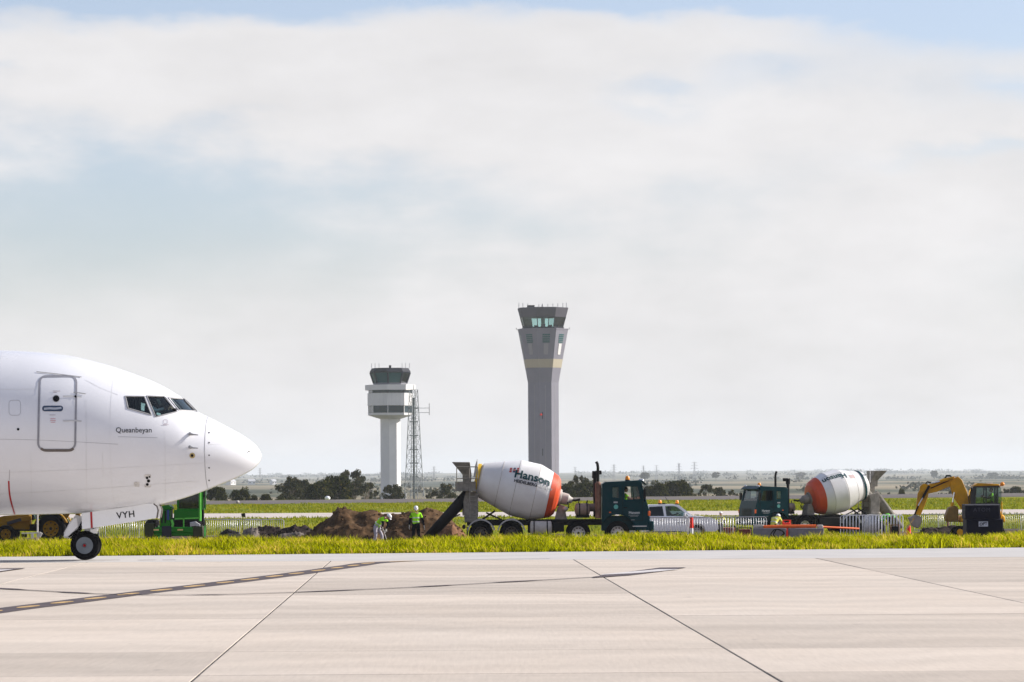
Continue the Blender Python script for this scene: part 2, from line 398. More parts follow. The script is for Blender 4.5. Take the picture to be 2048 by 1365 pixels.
def slab_mesh(w):
    key = w
    if key not in slab_cache:
        k = random.uniform(0, 1); bm = bmesh.new(); bmesh.ops.create_cube(bm, size=1.0)
        for v in bm.verts: v.co = Vector((v.co.x*(SX-w), v.co.y*(SY-.012), v.co.z*.2-.1))
        bmesh.ops.bevel(bm, geom=[e for e in bm.edges if all(v.co.z > -.05 for v in e.verts)], offset=.003, segments=1, affect='EDGES')
        me = bpy.data.meshes.new('slab'); bm.to_mesh(me); bm.free(); me.materials.append(m_conc); slab_cache[key] = me
    return slab_cache[key]
for k in range(-5, 5):
    for j in range(16):
        u = 3.36+(k+.5)*SX; v = 82.2-(j+.5)*SY; x, y = apt(u, v)
        o = bpy.data.objects.new('slab', slab_mesh(.027)); COL.objects.link(o); o.parent = apron
        o.location = (x, y, random.uniform(-.002, .002)); o.rotation_euler = (0, 0, math.atan(YAW))
# shoulder between the slabs and the grass, and the plain apron beyond the slabs
m_should = mat('shoulder_concrete', (.47, .45, .43), .85, 0, .08, .5)
sh = MB(); sx = list(np.arange(-60, 60.1, 4))
vs = []; 
for x in sx:
    if -25 <= x <= 31: b0 = 82.2+YAW*x+.02
    else: b0 = 2.0
    vs += [(x, b0, 0.0), (x, y_edge(x)+.15*math.sin(x*3.1)*.3, -.004)]
sh.add(vs, [(2*i, 2*i+2, 2*i+3, 2*i+1) for i in range(len(sx)-1)])
tag(sh.build('shoulder', m_should, smooth=False), kind='structure')
su = MB(); su.add([(-400, -300, -.02), (400, -300, -.02), (400, 3.2, -.02), (-400, 3.2, -.02)], [(0, 1, 2, 3)])
tag(su.build('apron_surround', m_should, smooth=False), kind='structure')

# ---- painted lines on the apron (flat paint, 4 to 8 mm up)
m_black = mat('black_paint', (.075, .058, .062), .8, 0, .35, 2.0)
m_yel = mat('worn_yellow_paint', (.50, .33, .14), .8, 0, .3, 3.0)
m_whitep = mat('white_road_paint', (.56, .53, .52), .8, 0, .12, 3.0)
def gp(px, py): # ground point of the apron seen at a pixel of the photograph
    dx = px-1024; dy = py-950; yy = dy+ROLL*dx; Y = CAMZ*FPX/yy; return Vector(((dx-ROLL*dy)*Y/FPX, Y, 0))
def resample(pts, n):
    pts = [Vector(p) for p in pts]; out = []
    for i in range(n):
        t = i/(n-1)*(len(pts)-1); k = min(int(t), len(pts)-2); f = t-k
        p0, p1, p2, p3 = pts[max(k-1, 0)], pts[k], pts[k+1], pts[min(k+2, len(pts)-1)]
        out.append(.5*((2*p1)+(p2-p0)*f+(2*p0-5*p1+4*p2-p3)*f*f+(3*p1-p0-3*p2+p3)*f**3))
    return out
def ribbon(mb, pts, w, z, gaps=None):
    n = len(pts); vs = []
    for k, p in enumerate(pts):
        t = (pts[min(k+1, n-1)]-pts[max(k-1, 0)]); s = Vector((-t.y, t.x, 0)).normalized()
        ww = w[k] if isinstance(w, list) else w
        a = p+s*ww/2; b = p-s*ww/2; vs += [(a.x, a.y, z), (b.x, b.y, z)]
    fs = [(2*k, 2*k+1, 2*k+3, 2*k+2) for k in range(n-1) if gaps is None or gaps(k)]
    mb.add(vs, fs)
def paint_line(label, name, pts, w, m, z, n=80, gaps=None):
    mb = MB(); ribbon(mb, resample(pts, n), w, z, gaps); o = mb.build(name, m, smooth=False); tag(o, label, 'marking'); return o
lead = [gp(-260, 1262), gp(-120, 1240), gp(0, 1222), gp(150, 1203), gp(300, 1184), gp(450, 1166), gp(600, 1147), gp(700, 1133), gp(760, 1125.5), gp(900, 1121), gp(1100, 1118)]
L1 = thing('lead_line', 'curved dark taxi line with worn yellow dashes crossing the concrete', 'marking')
mb = MB(); lp = resample(lead, 160); ribbon(mb, lp, [.62 if k < 128 else max(.1, .62-(k-128)*.05) for k in range(160)], .006); mb.build('dark_border', m_black, L1, smooth=False)
acc = 0.0; k = 0
while k < 136:
    d0 = k; acc = 0
    while k < 136 and acc < .95: acc += (lp[k+1]-lp[k]).length; k += 1
    seg = resample(lp[d0:k+1], 8); mb = MB(); ribbon(mb, seg, [.05, .16, .2, .2, .2, .2, .16, .05], .010); mb.build('dash', m_yel, L1, smooth=False)
    acc = 0
    while k < 136 and acc < .75: acc += (lp[k+1]-lp[k]).length; k += 1
thin = [gp(-150, 1168), gp(0, 1178), gp(100, 1184), gp(230, 1190), gp(400, 1191), gp(560, 1187), gp(800, 1177), gp(1000, 1166), gp(1190, 1155.5)]
L2 = thing('guide_line', 'thin faded dark guide line ending in a long pale leaf shape', 'marking')
tp = resample(thin, 120); wd = [.10+.16*max(0, math.sin(k*.42+1.0*math.sin(k*.13))) for k in range(120)]
mb = MB(); ribbon(mb, tp, wd, .012); mb.build('line', m_black, L2, smooth=False)
def leaf(parent, top, bot):
    outl = [gp(*p) for p in top]+[gp(*p) for p in reversed(bot)]
    c = sum(outl, Vector())/len(outl)
    mb = MB(); n = len(outl); mb.add([(p.x, p.y, .012) for p in outl], [tuple(range(n))]); mb.build('leaf_border', m_black, parent, smooth=False)
    q = [c+(p-c)*.72 for p in outl]; q = [Vector((c.x+(p.x-c.x)*.80, c.y+(p.y-c.y)*.52, 0)) for p in outl]
    mb = MB(); mb.add([(p.x, p.y, .016) for p in q], [tuple(range(n))]); mb.build('leaf_centre', m_whitep, parent, smooth=False)
leaf(L2, [(1186, 1155), (1250, 1146), (1320, 1136.5), (1372, 1136)], [(1186, 1157), (1260, 1152), (1325, 1144), (1372, 1136.4)])
L3 = thing('leaf_marking', 'dark edged pale leaf marking cut by the left picture edge', 'marking')
leaf(L3, [(-120, 1146), (-40, 1139), (50, 1137.5)], [(-120, 1156), (-20, 1148), (50, 1138)])
paint_line('thin dark straight line painted under the aircraft nose wheel', 'edge_line', [gp(-200, 1124), gp(0, 1123.2), gp(120, 1121.8), gp(240, 1120.5)], .16, m_black, .005, 20)
paint_line('short broken dark dash painted right of the nose wheel', 'dash_marking', [gp(276, 1121), gp(300, 1120.6), gp(325, 1120.6), gp(352, 1120.2)], .17, m_black, .005, 13, gaps=lambda k: k not in (6, 7))

# ------------------------------------------------------------------ grass
strip('verge_soil', lambda x: y_edge(x)-.05+.06*math.sin(x*2.9), lambda x: y_edge(x)+1.1, mat('verge_soil', (.06, .042, .022), .95, 0, .4, 3, .4, spec=.05), .012, list(np.arange(-60, 60.1, .5)), 4)
m_grass = leafy_mat('verge_grass', (.10, .115, .002), (.56, .57, .003), (.70, .50, .10), .55, .2)
m_field = leafy_mat('field_grass', (.11, .14, .004), (.26, .28, .006), (.36, .30, .03), .45, .2)
def blades(name, px_, py_, hgt, wid, lean, m, label):
    n = len(px_); pz = np.array([ground_z(a, b) for a, b in zip(px_, py_)])-.01
    az = rng.uniform(0, 2*np.pi, n); la = rng.uniform(0, 2*np.pi, n); ll = rng.uniform(.1, lean, n)*hgt
    wx = np.cos(az)*wid/2; wy = np.sin(az)*wid/2; lx = np.cos(la)*ll-.12*hgt; ly = np.sin(la)*ll
    V = np.zeros((n, 5, 3))
    V[:, 0] = np.stack([px_-wx, py_-wy, pz], 1); V[:, 1] = np.stack([px_+wx, py_+wy, pz], 1)
    V[:, 2] = np.stack([px_+wx*.8+lx*.35, py_+wy*.8+ly*.35, pz+hgt*.6], 1); V[:, 3] = np.stack([px_-wx*.8+lx*.35, py_-wy*.8+ly*.35, pz+hgt*.6], 1)
    V[:, 4] = np.stack([px_+lx, py_+ly, pz+hgt], 1)
    base = (np.arange(n)*5)[:, None]
    loops = np.concatenate([base+np.array([[0, 1, 2, 3]]), base+np.array([[3, 2, 4]])], 1).ravel()
    me = bpy.data.meshes.new(name); me.vertices.add(n*5); me.vertices.foreach_set('co', V.ravel())
    me.loops.add(n*7); me.loops.foreach_set('vertex_index', loops.astype(np.int32))
    me.polygons.add(n*2); ls = np.stack([np.arange(n)*7, np.arange(n)*7+4], 1).ravel(); me.polygons.foreach_set('loop_start', ls.astype(np.int32))
    me.update(calc_edges=True); me.validate()
    return tag(link_mesh(name, me, m), label, 'grass', kind='stuff')
n = 210000
gx = rng.uniform(-26, 28, n); gd = rng.uniform(0, 1, n)**1.0*12.6
clump = .5+.5*np.sin(gx*1.7+np.sin(gd*1.3)*2)*np.sin(gx*.53+gd*.9+1.2)
tuft = (.55+.45*np.sin(gx*5.3+gd*2.1)*np.sin(gx*2.9-gd*3.7))
gh = (.10+.21*clump+.11*tuft)*(.65+.5*rng.random(n))*np.clip(.55+gd/4.0, .55, 1.0)
edge_j = .25+.34*np.sin(gx*2.3)*np.sin(gx*.7)+.22*np.sin(gx*6.1+1)+.16*np.sin(gx*13.7)
keep = gd > edge_j*.8
gx, gd, gh = gx[keep], gd[keep], gh[keep]
blades('verge_grass', gx, 90.6+.18*gx+gd, gh, .028, .9, m_grass, 'tall yellow green grass on the verge beyond the concrete')
n = 90000
fx = rng.uniform(-1, 1, n); fy = 170+rng.random(n)**.8*240; fx = fx*fy*.17
def not_hard(x, y): return not (258+.03*x-.5 < y < 290-.01*x+.5) and y < runway_front(x)-1 and not (y < 203+6*math.sin(x*.21)+3*math.sin(x*.9)+(10 if x > 22 else 0))
kp = np.array([not_hard(a, b) for a, b in zip(fx, fy)]); fx, fy = fx[kp], fy[kp]
fh = (.10+.16*(.5+.5*np.sin(fx*.7+fy*.11)*np.sin(fx*.23+1)))*(.6+.6*rng.random(len(fx)))
blades('field_grass', fx, fy, fh, .07, .9, m_field, 'green grass of the airfield between works and runway')

# ------------------------------------------------------------------ common materials
m_white = mat('white_paint', (.86, .86, .87), .28, 0, .02, 1.2, coat=.3)
m_air = mat('aircraft_white', (.74, .745, .775), .24, 0, .025, .8, coat=.4, dirt=((.66, .65, .64), .35))
m_grey = mat('mid_grey_paint', (.30, .30, .31), .45, 0, .1)
m_lgrey = mat('light_grey_paint', (.52, .52, .53), .45, 0, .08)
m_dark = mat('dark_steel', (.010, .010, .011), .65, .0, .3, 5, spec=.12)
m_black_rub = mat('rubber', (.007, .007, .008), .9, 0, .3, 8, .2, spec=.08)
m_steel = mat('galvanised_steel', (.55, .55, .56), .42, .75, .15, 6)
m_chrome = mat('bright_metal', (.70, .70, .70), .25, .9, .1, 6)
m_red = mat('red_paint', (.42, .015, .02), .4)
m_blackp = mat('black_trim', (.006, .006, .008), .5, 0, .2, spec=.15)
m_ink = mat('dark_lettering', (.018, .02, .03), .5, 0, .1)
m_inkblack = mat('black_lettering', (.012, .010, .012), .5, 0, .1)
m_amber = mat('amber_lens', (.85, .28, .01), .25, 0, .05)
m_orange = mat('safety_orange', (.80, .13, .015), .45, 0, .08)
m_yellow = mat('machine_yellow', (.70, .34, .002), .42, 0, .15, 2.5, dirt=((.12, .07, .02), .6), spec=.2)
m_teal = mat('cab_green', (.0004, .036, .044), .35, 0, .1, 2, spec=.10)
m_navy = mat('navy_steel', (.002, .003, .014), .5, 0, .2, 2, spec=.08)
m_green = mat('machine_green', (.006, .17, .005), .4, 0, .12, 2, spec=.2)
m_skin = mat('skin', (.42, .24, .17), .6, 0, .06)
m_vest = mat('fluoro_vest', (.34, .80, .008), .9, 0, .1, 9)
m_vest_y = mat('fluoro_yellow_shirt', (.62, .62, .10), .8, 0, .1, 9)
m_reflect = mat('reflective_tape', (.6, .62, .6), .3, .2, .05)
m_navyc = mat('dark_clothing', (.006, .007, .012), .95, 0, .2, 9, spec=.05)
m_pants = mat('pale_work_trousers', (.38, .36, .42), .9, 0, .15, 9)
m_glove = mat('pale_glove', (.55, .52, .48), .8, 0, .1)
m_hat = mat('white_helmet', (.80, .80, .82), .3, 0, .03)
g_cock = glass_mat('cockpit_glass', (.62, .80, .80), .12)
g_veh = glass_mat('vehicle_glass', (.50, .66, .66), .30)
g_dark = glass_mat('tinted_glass', (.10, .16, .18), .75)
g_tower = glass_mat('tower_glass', (.84, .96, .95), .04, .02)

# ------------------------------------------------------------------ aircraft nose
AY = 84.5
def hermite(xk, yk):
    xk = np.array(xk, float); yk = np.array(yk, float); h = np.diff(xk); d = np.diff(yk)/h
    m = np.zeros(len(xk)); m[0] = d[0]; m[-1] = d[-1]
    for i in range(1, len(xk)-1):
        m[i] = 0 if d[i-1]*d[i] <= 0 else 2*d[i-1]*d[i]/(d[i-1]+d[i])
    def f(x):
        if x <= xk[0]: return yk[0]
        if x >= xk[-1]: return yk[-1]
        i = int(np.searchsorted(xk, x)-1); t = (x-xk[i])/h[i]
        return float((2*t**3-3*t**2+1)*yk[i]+(t**3-2*t**2+t)*h[i]*m[i]+(-2*t**3+3*t**2)*yk[i+1]+(t**3-t**2)*h[i]*m[i+1])
    return f
NX = 523.0
top_px = [(523, 913), (521, 904), (512, 891), (489, 872.5), (455, 853.5), (414, 832.5), (394, 822.5), (367, 797), (354, 788.5), (320, 769), (270, 748.5), (202, 726.5), (135, 711.5), (67, 704), (0, 701), (-80, 700), (-300, 700)]
bot_px = [(523, 913), (520, 924), (512, 934), (499, 943.5), (472, 957), (438, 971), (404, 984.5), (371, 996), (320, 1009.5), (270, 1018.5), (168, 1027), (80, 1029.5), (0, 1030.5), (-80, 1031), (-300, 1031)]
hw_m = [(0, 0), (.04, .20), (.18, .44), (.5, .74), (1.0, 1.02), (1.8, 1.32), (2.8, 1.57), (4, 1.76), (5.2, 1.85), (6.5, 1.88), (12, 1.88)]
def mk(pts, val): return hermite([math.sqrt(NX-p[0]) for p in pts], [val(p) for p in pts])
f_top = mk(top_px, lambda p: P(p[0], p[1], AY).z); f_bot = mk(bot_px, lambda p: P(p[0], p[1], AY).z)
f_hw = hermite([math.sqrt(p[0]) for p in hw_m], [p[1] for p in hw_m])
X_NOSE = P(NX, 913, AY).x
def px_of(x): return 1024+x*FPX/AY
def sect(x):
    s = math.sqrt(max(0, NX-px_of(x))); d = max(0, X_NOSE-x)
    zt, zb, hw = f_top(s), f_bot(s), f_hw(math.sqrt(d))
    return zt, zb, hw
def surf_y(x, z, off=0.0):
    zt, zb, hw = sect(x); zc = (zt+zb)/2; h = max(1e-3, (zt-zb)/2); t = max(-1, min(1, (z-zc)/h))
    return AY-hw*math.sqrt(1-t*t)-off
def on_skin(px, py, off=.004):
    Y = AY-1.7
    for _ in range(8):
        p = P(px, py, Y); Y = surf_y(p.x, p.z, 0)
    p = P(px, py, Y); x, z = p.x, p.z
    e = .02; nx = -(surf_y(x+e, z)-surf_y(x-e, z))/(2*e)*-1; nzv = (surf_y(x, z+e)-surf_y(x, z-e))/(2*e)
    nrm = Vector((nx, -1, nzv)); nrm = Vector((-(-nx), -1, nzv)); nrm.normalize()
    nrm = Vector(((surf_y(x+e, z)-surf_y(x-e, z))/(2*e), -1, nzv)).normalized()
    return p+nrm*off
air = thing('airliner', 'white airliner with its nose in front of the control towers', 'aircraft', (P(172, 1120, AY).x, AY, 0))
AO = Vector(air.location)
def A(p): return Vector(p)-AO
fus = MB(); NR = 72
xs_f = [X_NOSE-t*t for t in np.linspace(.02, math.sqrt(7.2), 70)]+[X_NOSE-7.2-k*.8 for k in range(1, 22)]
secs = [(x,)+sect(x) for x in xs_f]
x_last = secs[-1][0]; zt0, zb0 = secs[-1][1:3]
for k in range(1, 15):     # tail cone out of frame
    t = k/14; secs.append((x_last-10.5*t, zt0-.35*t*t, lerp(zb0, zt0-.9, t**1.6), 1.88*(1-t**1.7)+.12))
def ring_of(x, zt, zb, hw, sc_=0.0):
    zc = (zt+zb)/2; h = max(.01, (zt-zb)/2-sc_); w = max(.01, hw-sc_)
    return [(x-AO.x, w*math.cos(2*math.pi*i/NR), zc+h*math.sin(2*math.pi*i/NR)) for i in range(NR)]
vs = []; fs = []
for s_ in secs: vs += ring_of(*s_)
for k in range(len(secs)-1):
    for i in range(NR):
        j = (i+1) % NR; fs.append((k*NR+i, (k+1)*NR+i, (k+1)*NR+j, k*NR+j))
fs += [tuple(range(NR)), tuple((len(secs)-1)*NR+i for i in range(NR-1, -1, -1))]
fus.add(vs, fs)
# flight deck hollow
hol = MB(); vs = []; fs = []
hx = [P(p, 800, AY).x for p in (235, 255, 275, 300, 330, 350, 370, 388)]
for x in hx: 
    zt, zb, hw = sect(x); zf = P(300, 862, AY).z; zc = (zt+zb)/2; h = (zt-zb)/2-.06; w = hw-.06
    t0 = math.asin(max(-.95, min(.95, (zf-zc)/h)))
    vs += [(x-AO.x, w*math.cos(t), zc+h*math.sin(t)) for t in np.linspace(t0, math.pi-t0, NR)]
for k in range(len(hx)-1):
    for i in range(NR):
        j = (i+1) % NR; fs.append((k*NR+i, k*NR+j, (k+1)*NR+j, (k+1)*NR+i))
fs += [tuple(range(NR-1, -1, -1)), tuple((len(hx)-1)*NR+i for i in range(NR))]
hol.add(vs, fs)
WINS = [[(250.5, 793), (288.5, 793.5), (303, 830.5), (256, 817)], [(293, 792.5), (328, 793.5), (354, 824), (311, 834)], [(336, 796), (366.5, 797.5), (391, 822.5), (357, 821)]]
cuts = [hol]
for w in WINS:
    for sgn in (-1, 1):
        c = MB(); poly = [(P(a, b, AY-1.2).x-AO.x, P(a, b, AY-1.2).z) for a, b in w]
        c.prism(poly, sgn*.06, sgn*2.3); cuts.append(c)
me = cut(fus, cuts)
body = mesh_obj('fuselage', me, m_air, air, 40)
m_deck = mat('flight_deck_lining', (.02, .021, .024), .8)
me.materials.append(m_deck)
for p in me.polygons:   # the lining of the flight deck
    c = p.center; zt, zb, hw = sect(c.x+AO.x); zc = (zt+zb)/2; h = (zt-zb)/2
    if hx[0]-.02 < c.x+AO.x < hx[-1]+.02 and (c.y/hw)**2+((c.z-zc)/h)**2 < .975: p.material_index = 1
def patch(quad, n=8, off=-.012):
    mb = MB(); vs = []
    for i in range(n+1):
        for j in range(n+1):
            u, v = i/n, j/n
            a = lerp(quad[0][0], quad[1][0], u), lerp(quad[0][1], quad[1][1], u); b = lerp(quad[3][0], quad[2][0], u), lerp(quad[3][1], quad[2][1], u)
            vs.append(A(on_skin(lerp(a[0], b[0], v), lerp(a[1], b[1], v), off)))
    mb.add(vs, [(i*(n+1)+j, (i+1)*(n+1)+j, (i+1)*(n+1)+j+1, i*(n+1)+j+1) for i in range(n) for j in range(n)])
    return mb
for w in WINS:
    near = patch(w)
    o = near.build('window_pane', g_cock, air)
    far_ = MB(); far_.add([(v[0], -v[1], v[2]) for v in near.v], near.f); far_.build('window_pane', g_cock, air)
    for sgn in (1, -1):
        pts = []
        for k in range(4):
            a, b = w[k], w[(k+1) % 4]
            for t in np.linspace(0, 1, 7)[:-1]: pts.append(A(on_skin(lerp(a[0], b[0], t), lerp(a[1], b[1], t), .0)))
        pts.append(pts[0]); pts = [Vector((p.x, p.y*sgn, p.z)) for p in pts]
        MB().tube(pts, .017, 6).build('window_frame', m_grey, air)
def skin_line(name, pxs, w_px, m, off=.004, closed=False, n=60, parent=air):
    """a narrow band lying on the skin, given by pixels"""
    raw = [Vector((a, b, 0)) for a, b in pxs]; raw = resample(raw, len(raw)*6) if len(raw) < 10 else raw
    cum = [0.0]
    for k in range(len(raw)-1): cum.append(cum[-1]+(raw[k+1]-raw[k]).length)
    pts = [Vector((float(np.interp(cum[-1]*k/(n-1), cum, [q.x for q in raw])), float(np.interp(cum[-1]*k/(n-1), cum, [q.y for q in raw])), 0)) for k in range(n)]; vs = []
    for k, p in enumerate(pts):
        t = pts[min(k+1, n-1)]-pts[max(k-1, 0)]; s = Vector((-t.y, t.x, 0)).normalized()*w_px/2
        vs += [A(on_skin(p.x+s.x, p.y+s.y, off)), A(on_skin(p.x-s.x, p.y-s.y, off))]
    mb = MB(); mb.add(vs, [(2*k, 2*k+1, 2*k+3, 2*k+2) for k in range(n-1)])
    return mb.build(name, m, parent)
# service door
def rrect(x0, y0, x1, y1, r, skew=0.0, n=6):
    out = []
    for cx, cy, a0 in ((x1-r, y0+r, -90), (x1-r, y1-r, 0), (x0+r, y1-r, 90), (x0+r, y0+r, 180)):
        for k in range(n+1):
            a = R(a0+90*k/n); x = cx+r*math.cos(a); y = cy+r*math.sin(a); out.append((x+skew*((y0+y1)/2-y), y))
    return out
m_dooredge = mat('door_surround', (.26, .26, .29), .5, 0, .1)
m_sill = mat('door_sill', (.13, .11, .10), .6, 0, .1)
rr = rrect(77.5, 753, 151.5, 900, 13, .018); rr.append(rr[0])
door = patch([(82, 757), (148, 757), (146, 896), (80, 896)], 14, .002).build('door', m_air, air)
skin_line('door_surround', rr, 4.0, m_dooredge, .008, n=120, parent=door)
skin_line('door_sill', [(82, 897), (90, 901), (115, 901.3), (140, 901), (147, 897)], 5.0, m_sill, .011, n=24, parent=door)
skin_line('door_gutter', [(73, 744.5), (110, 748.5), (163, 755)], 1.6, m_grey, .012, parent=air)
def skin_disc(name, px, py, r, m, off, parent=air, ry=None, n=20):
    ry = ry or r; mb = MB(); c = A(on_skin(px, py, off)); ring = [A(on_skin(px+r*math.cos(2*math.pi*i/n), py+ry*math.sin(2*math.pi*i/n), off)) for i in range(n)]
    mb.add([c]+ring, [(0, 1+i, 1+(i+1) % n) for i in range(n)]); return mb.build(name, m, parent)
skin_disc('door_window_rim', 112.3, 798, 7.6, m_lgrey, .009, door); skin_disc('door_window', 112.3, 798, 6.4, m_blackp, .012, door)
rr = rrect(84.5, 812, 126, 823.3, 5); 
mb = MB(); mb.add([A(on_skin(a, b, .009)) for a, b in rr], [tuple(range(len(rr)))]); mb.build('handle_recess', mat('handle_recess', (.05, .07, .12), .4), door)
skin_line('door_handle', [(88, 818.5), (100, 817.5), (110, 818), (123, 816.5)], 4.2, m_steel, .016, n=12, parent=door)
for y in (794.5, 843): skin_line('hinge', [(126, y-1), (146, y-1.5), (163, y)], 3.0, m_lgrey, .013, n=10)
skin_line('hinge_arm', [(147, 785.5), (160, 787), (171, 788.5)], 1.6, m_grey, .014, n=8)
skin_disc('latch', 151, 794, 2.4, m_blackp, .018); skin_disc('static_port', 36.3, 859, 2.6, m_blackp, .006); 
skin_disc('angle_sensor_ring', 384.5, 911.5, 5.6, mat('brass', (.42, .33, .15), .4, .6), .006); skin_disc('angle_sensor', 384, 911.5, 2.8, m_blackp, .012)
for y in (868, 894.5):
    mb = MB(); b0 = A(on_skin(380, y, 0)); mb.tube([b0, b0+Vector((.02, -.05, -.01)), b0+Vector((.08, -.07, -.02)), b0+Vector((.20, -.07, -.03))], [.045, .035, .022, .012], 8); mb.build('pitot_probe', m_grey, air)
mb = MB(); b0 = A(on_skin(497, 903.5, 0)); mb.tube([b0+Vector((-.06, 0, 0)), b0+Vector((.05, -.02, 0))], .012, 6); mb.build('nose_strip', m_blackp, air)
# radome seam with its fasteners, skin joints, placards
def seam(px, w, m, off, a0=0, a1=360, name='skin_joint'):
    x = P(px, 900, AY).x; mb = MB(); vs = []; n = 72
    for i in range(n+1):
        a = R(lerp(a0, a1, i/n))
        for dx in (-w/2, w/2):
            zt, zb, hw = sect(x+dx); zc = (zt+zb)/2; h = (zt-zb)/2
            vs.append((x+dx-AO.x, (hw+off)*math.cos(a), zc+(h+off)*math.sin(a)))
    mb.add(vs, [(2*i, 2*i+1, 2*i+3, 2*i+2) for i in range(n)]); return mb.build(name, m, air)
m_joint = mat('skin_joint_grey', (.42, .42, .44), .5)
seam(417.5, .014, m_grey, .003, name='radome_seam')
for p in (236, 12, -70): seam(p, .008, mat('faint_joint', (.66, .66, .67), .4), .002)
m_fj = mat('faint_joint', (.66, .66, .67), .4)
for a, b in (((-60, 948), (417, 926)), ((-60, 992), (400, 962)), ((170, 760), (236, 790)), ((-60, 776), (70, 778))):
    skin_line('skin_lap', [a, ((a[0]+b[0])/2, (a[1]+b[1])/2+2), b], .7, m_fj, .003)
for px, y0, y1 in ((62, 905, 1020), (172, 800, 1015), (330, 862, 1000), (205, 905, 955)):
    skin_line('skin_butt_joint', [(px, y0), (px+.5, (y0+y1)/2), (px+1, y1)], .7, m_fj, .003)
for y in (866, 886, 911, 936, 961): skin_disc('fastener', 418, y, 1.5, m_blackp, .006)
skin_line('skin_lap', [(-60, 878), (60, 880), (150, 884), (236, 889)], .8, m_joint, .003)
skin_line('skin_lap', [(236, 874), (275, 875), (315, 876)], .8, m_joint, .003, n=12)
skin_line('skin_lap', [(418, 889), (450, 887), (485, 884)], .9, mat('bright_strip', (.85, .85, .85), .3), .004, n=16)
rr = rrect(18, 801, 41, 831, 6); rr.append(rr[0]); skin_line('access_panel_edge', rr, .9, m_joint, .003, n=50)
for (x0, y0, x1, y1) in ((289, 949, 302, 975), (268, 964, 279, 974)):
    rr = rrect(x0, y0, x1, y1, 2.5); mb = MB(); mb.add([A(on_skin(a, b, .005)) for a, b in rr], [tuple(range(len(rr)))]); o = mb.build('service_panel', mat('worn_panel', (.56, .54, .52), .5, 0, .35, 25), air)
for (a, b, r_) in ((294, 956, 2.6), (297, 962, 3.2), (294.5, 969, 2.8), (299, 954, 1.8)): skin_disc('service_port', a, b, r_, m_dark, .009)
m_pla = mat('placard_print', (.40, .36, .40), .6); m_plr = mat('placard_red', (.55, .28, .32), .6)
for (a, b, w, m) in ((113, 783, 15, m_pla), (105, 830.5, 12, m_pla), (106, 838, 10, m_plr), (106, 841.5, 11, m_plr), (106, 845, 9, m_plr), (331, 850, 12, m_pla), (110, 785.5, 6, m_pla)):
    skin_line('placard', [(a-w/2, b), (a, b), (a+w/2, b)], 1.3, m, .010, n=5)
rr = rrect(327, 840, 335, 848, 2.5); rr.append(rr[0]); skin_line('placard', rr, .8, m_pla, .005, n=24)
skin_line('tow_limit_stripe', [(17.5, 962), (18.5, 982), (22, 1003), (29.5, 1029)], 3.2, m_red, .004, n=40)
skin_line('tow_limit_stripe', [(19.5, 940), (19, 950), (18.5, 961)], 1.0, m_pla, .004, n=10)
lettering('Queanbeyan', 14.6, lambda u, v: A(on_skin(267.6+u*.985, 861-v, .008)), m_ink, air, 'name_lettering', .10)
# nose gear
gx0 = P(172, 1092, AY).x-AO.x; gz = .352
for sgn in (-1, 1):
    y = sgn*.2
    t = MB(); t.lathe([(-.09, .20), (-.10, .30), (-.075, .338), (-.03, .352), (.03, .352), (.075, .338), (.10, .30), (.09, .20)], (gx0, y, gz), (0, 1, 0), 40, caps=False); w = t.build('wheel', m_black_rub, air)
    h = MB(); h.lathe([(-.094, .205), (-.075, .19), (-.055, .10), (-.085, .07), (-.10, .05)] if sgn < 0 else [(.094, .205), (.075, .19), (.055, .10), (.085, .07), (.10, .05)], (gx0, y, gz), (0, 1, 0), 30); h.build('rim', mat('wheel_hub_grey', (.16, .18, .20), .5, .2), w)
    hh = MB()
    for k in range(10):
        a = 2*math.pi*k/10; hh.cyl((gx0+.145*math.cos(a), y+sgn*.060, gz+.145*math.sin(a)), (gx0+.145*math.cos(a), y+sgn*.074, gz+.145*math.sin(a)), .020, n=8)
    hh.build('rim_holes', m_dark, w)['kind'] = 'stuff'; c = MB(); c.cyl((gx0, y+sgn*.09, gz), (gx0, y+sgn*.112, gz), .03, n=10); c.build('hub_cap', m_red, w)
def ap_(px, py, dy=0.0): 
    p = P(px, py, AY); return Vector((p.x-AO.x, dy, p.z))
st = MB(); st.cyl(ap_(172, 1092), ap_(177, 1058), .06, n=14); st.cyl(ap_(176, 1062), ap_(183, 1020), .095, n=16); st.cyl((gx0, -.3, gz), (gx0, .3, gz), .045, n=10)
st.box(ap_(178, 1060), (.2, .3, .09)); st.build('strut', m_lgrey, air)
tl = MB(); tl.tube([ap_(183, 1052, -.02), ap_(196, 1066), ap_(196, 1078), ap_(180, 1092)], .022, 6); tl.build('torque_link', m_dark, air)
db = MB(); db.tube([ap_(176, 1040, -.06), ap_(160, 1058, -.06), ap_(138, 1074, -.06)], .028, 7); db.tube([ap_(176, 1046, -.16), ap_(160, 1064, -.16), ap_(140, 1072, -.16)], .018, 6); db.tube([ap_(170, 1030, .1), ap_(152, 1066, .1), ap_(140, 1078, .1)], .02, 6); db.build('drag_brace', m_dark, air)
hs_ = MB()
for q in range(3): hs_.tube([ap_(182, 1028+q*3, -.11+.05*q), ap_(187, 1045, -.13), ap_(182, 1062, -.12+.06*q), ap_(174, 1075, -.1)], .012, 6)
hs_.build('hydraulic_hose', m_black_rub, air)
lt = MB(); lt.box(ap_(189, 1063, -.1), (.16, .2, .1)); lt.sphere(ap_(193, 1059, -.12), .06); lt.build('taxi_light', m_white, air)
af = MB(); poly = [(ap_(p, q).x, ap_(p, q).z) for p, q in ((149, 1031), (168, 1034), (168, 1052), (150, 1072), (127, 1077), (126, 1066), (137, 1046))]
af.prism(poly, .16, .20); af.build('strut_fairing', m_white, air, bevel=.01)
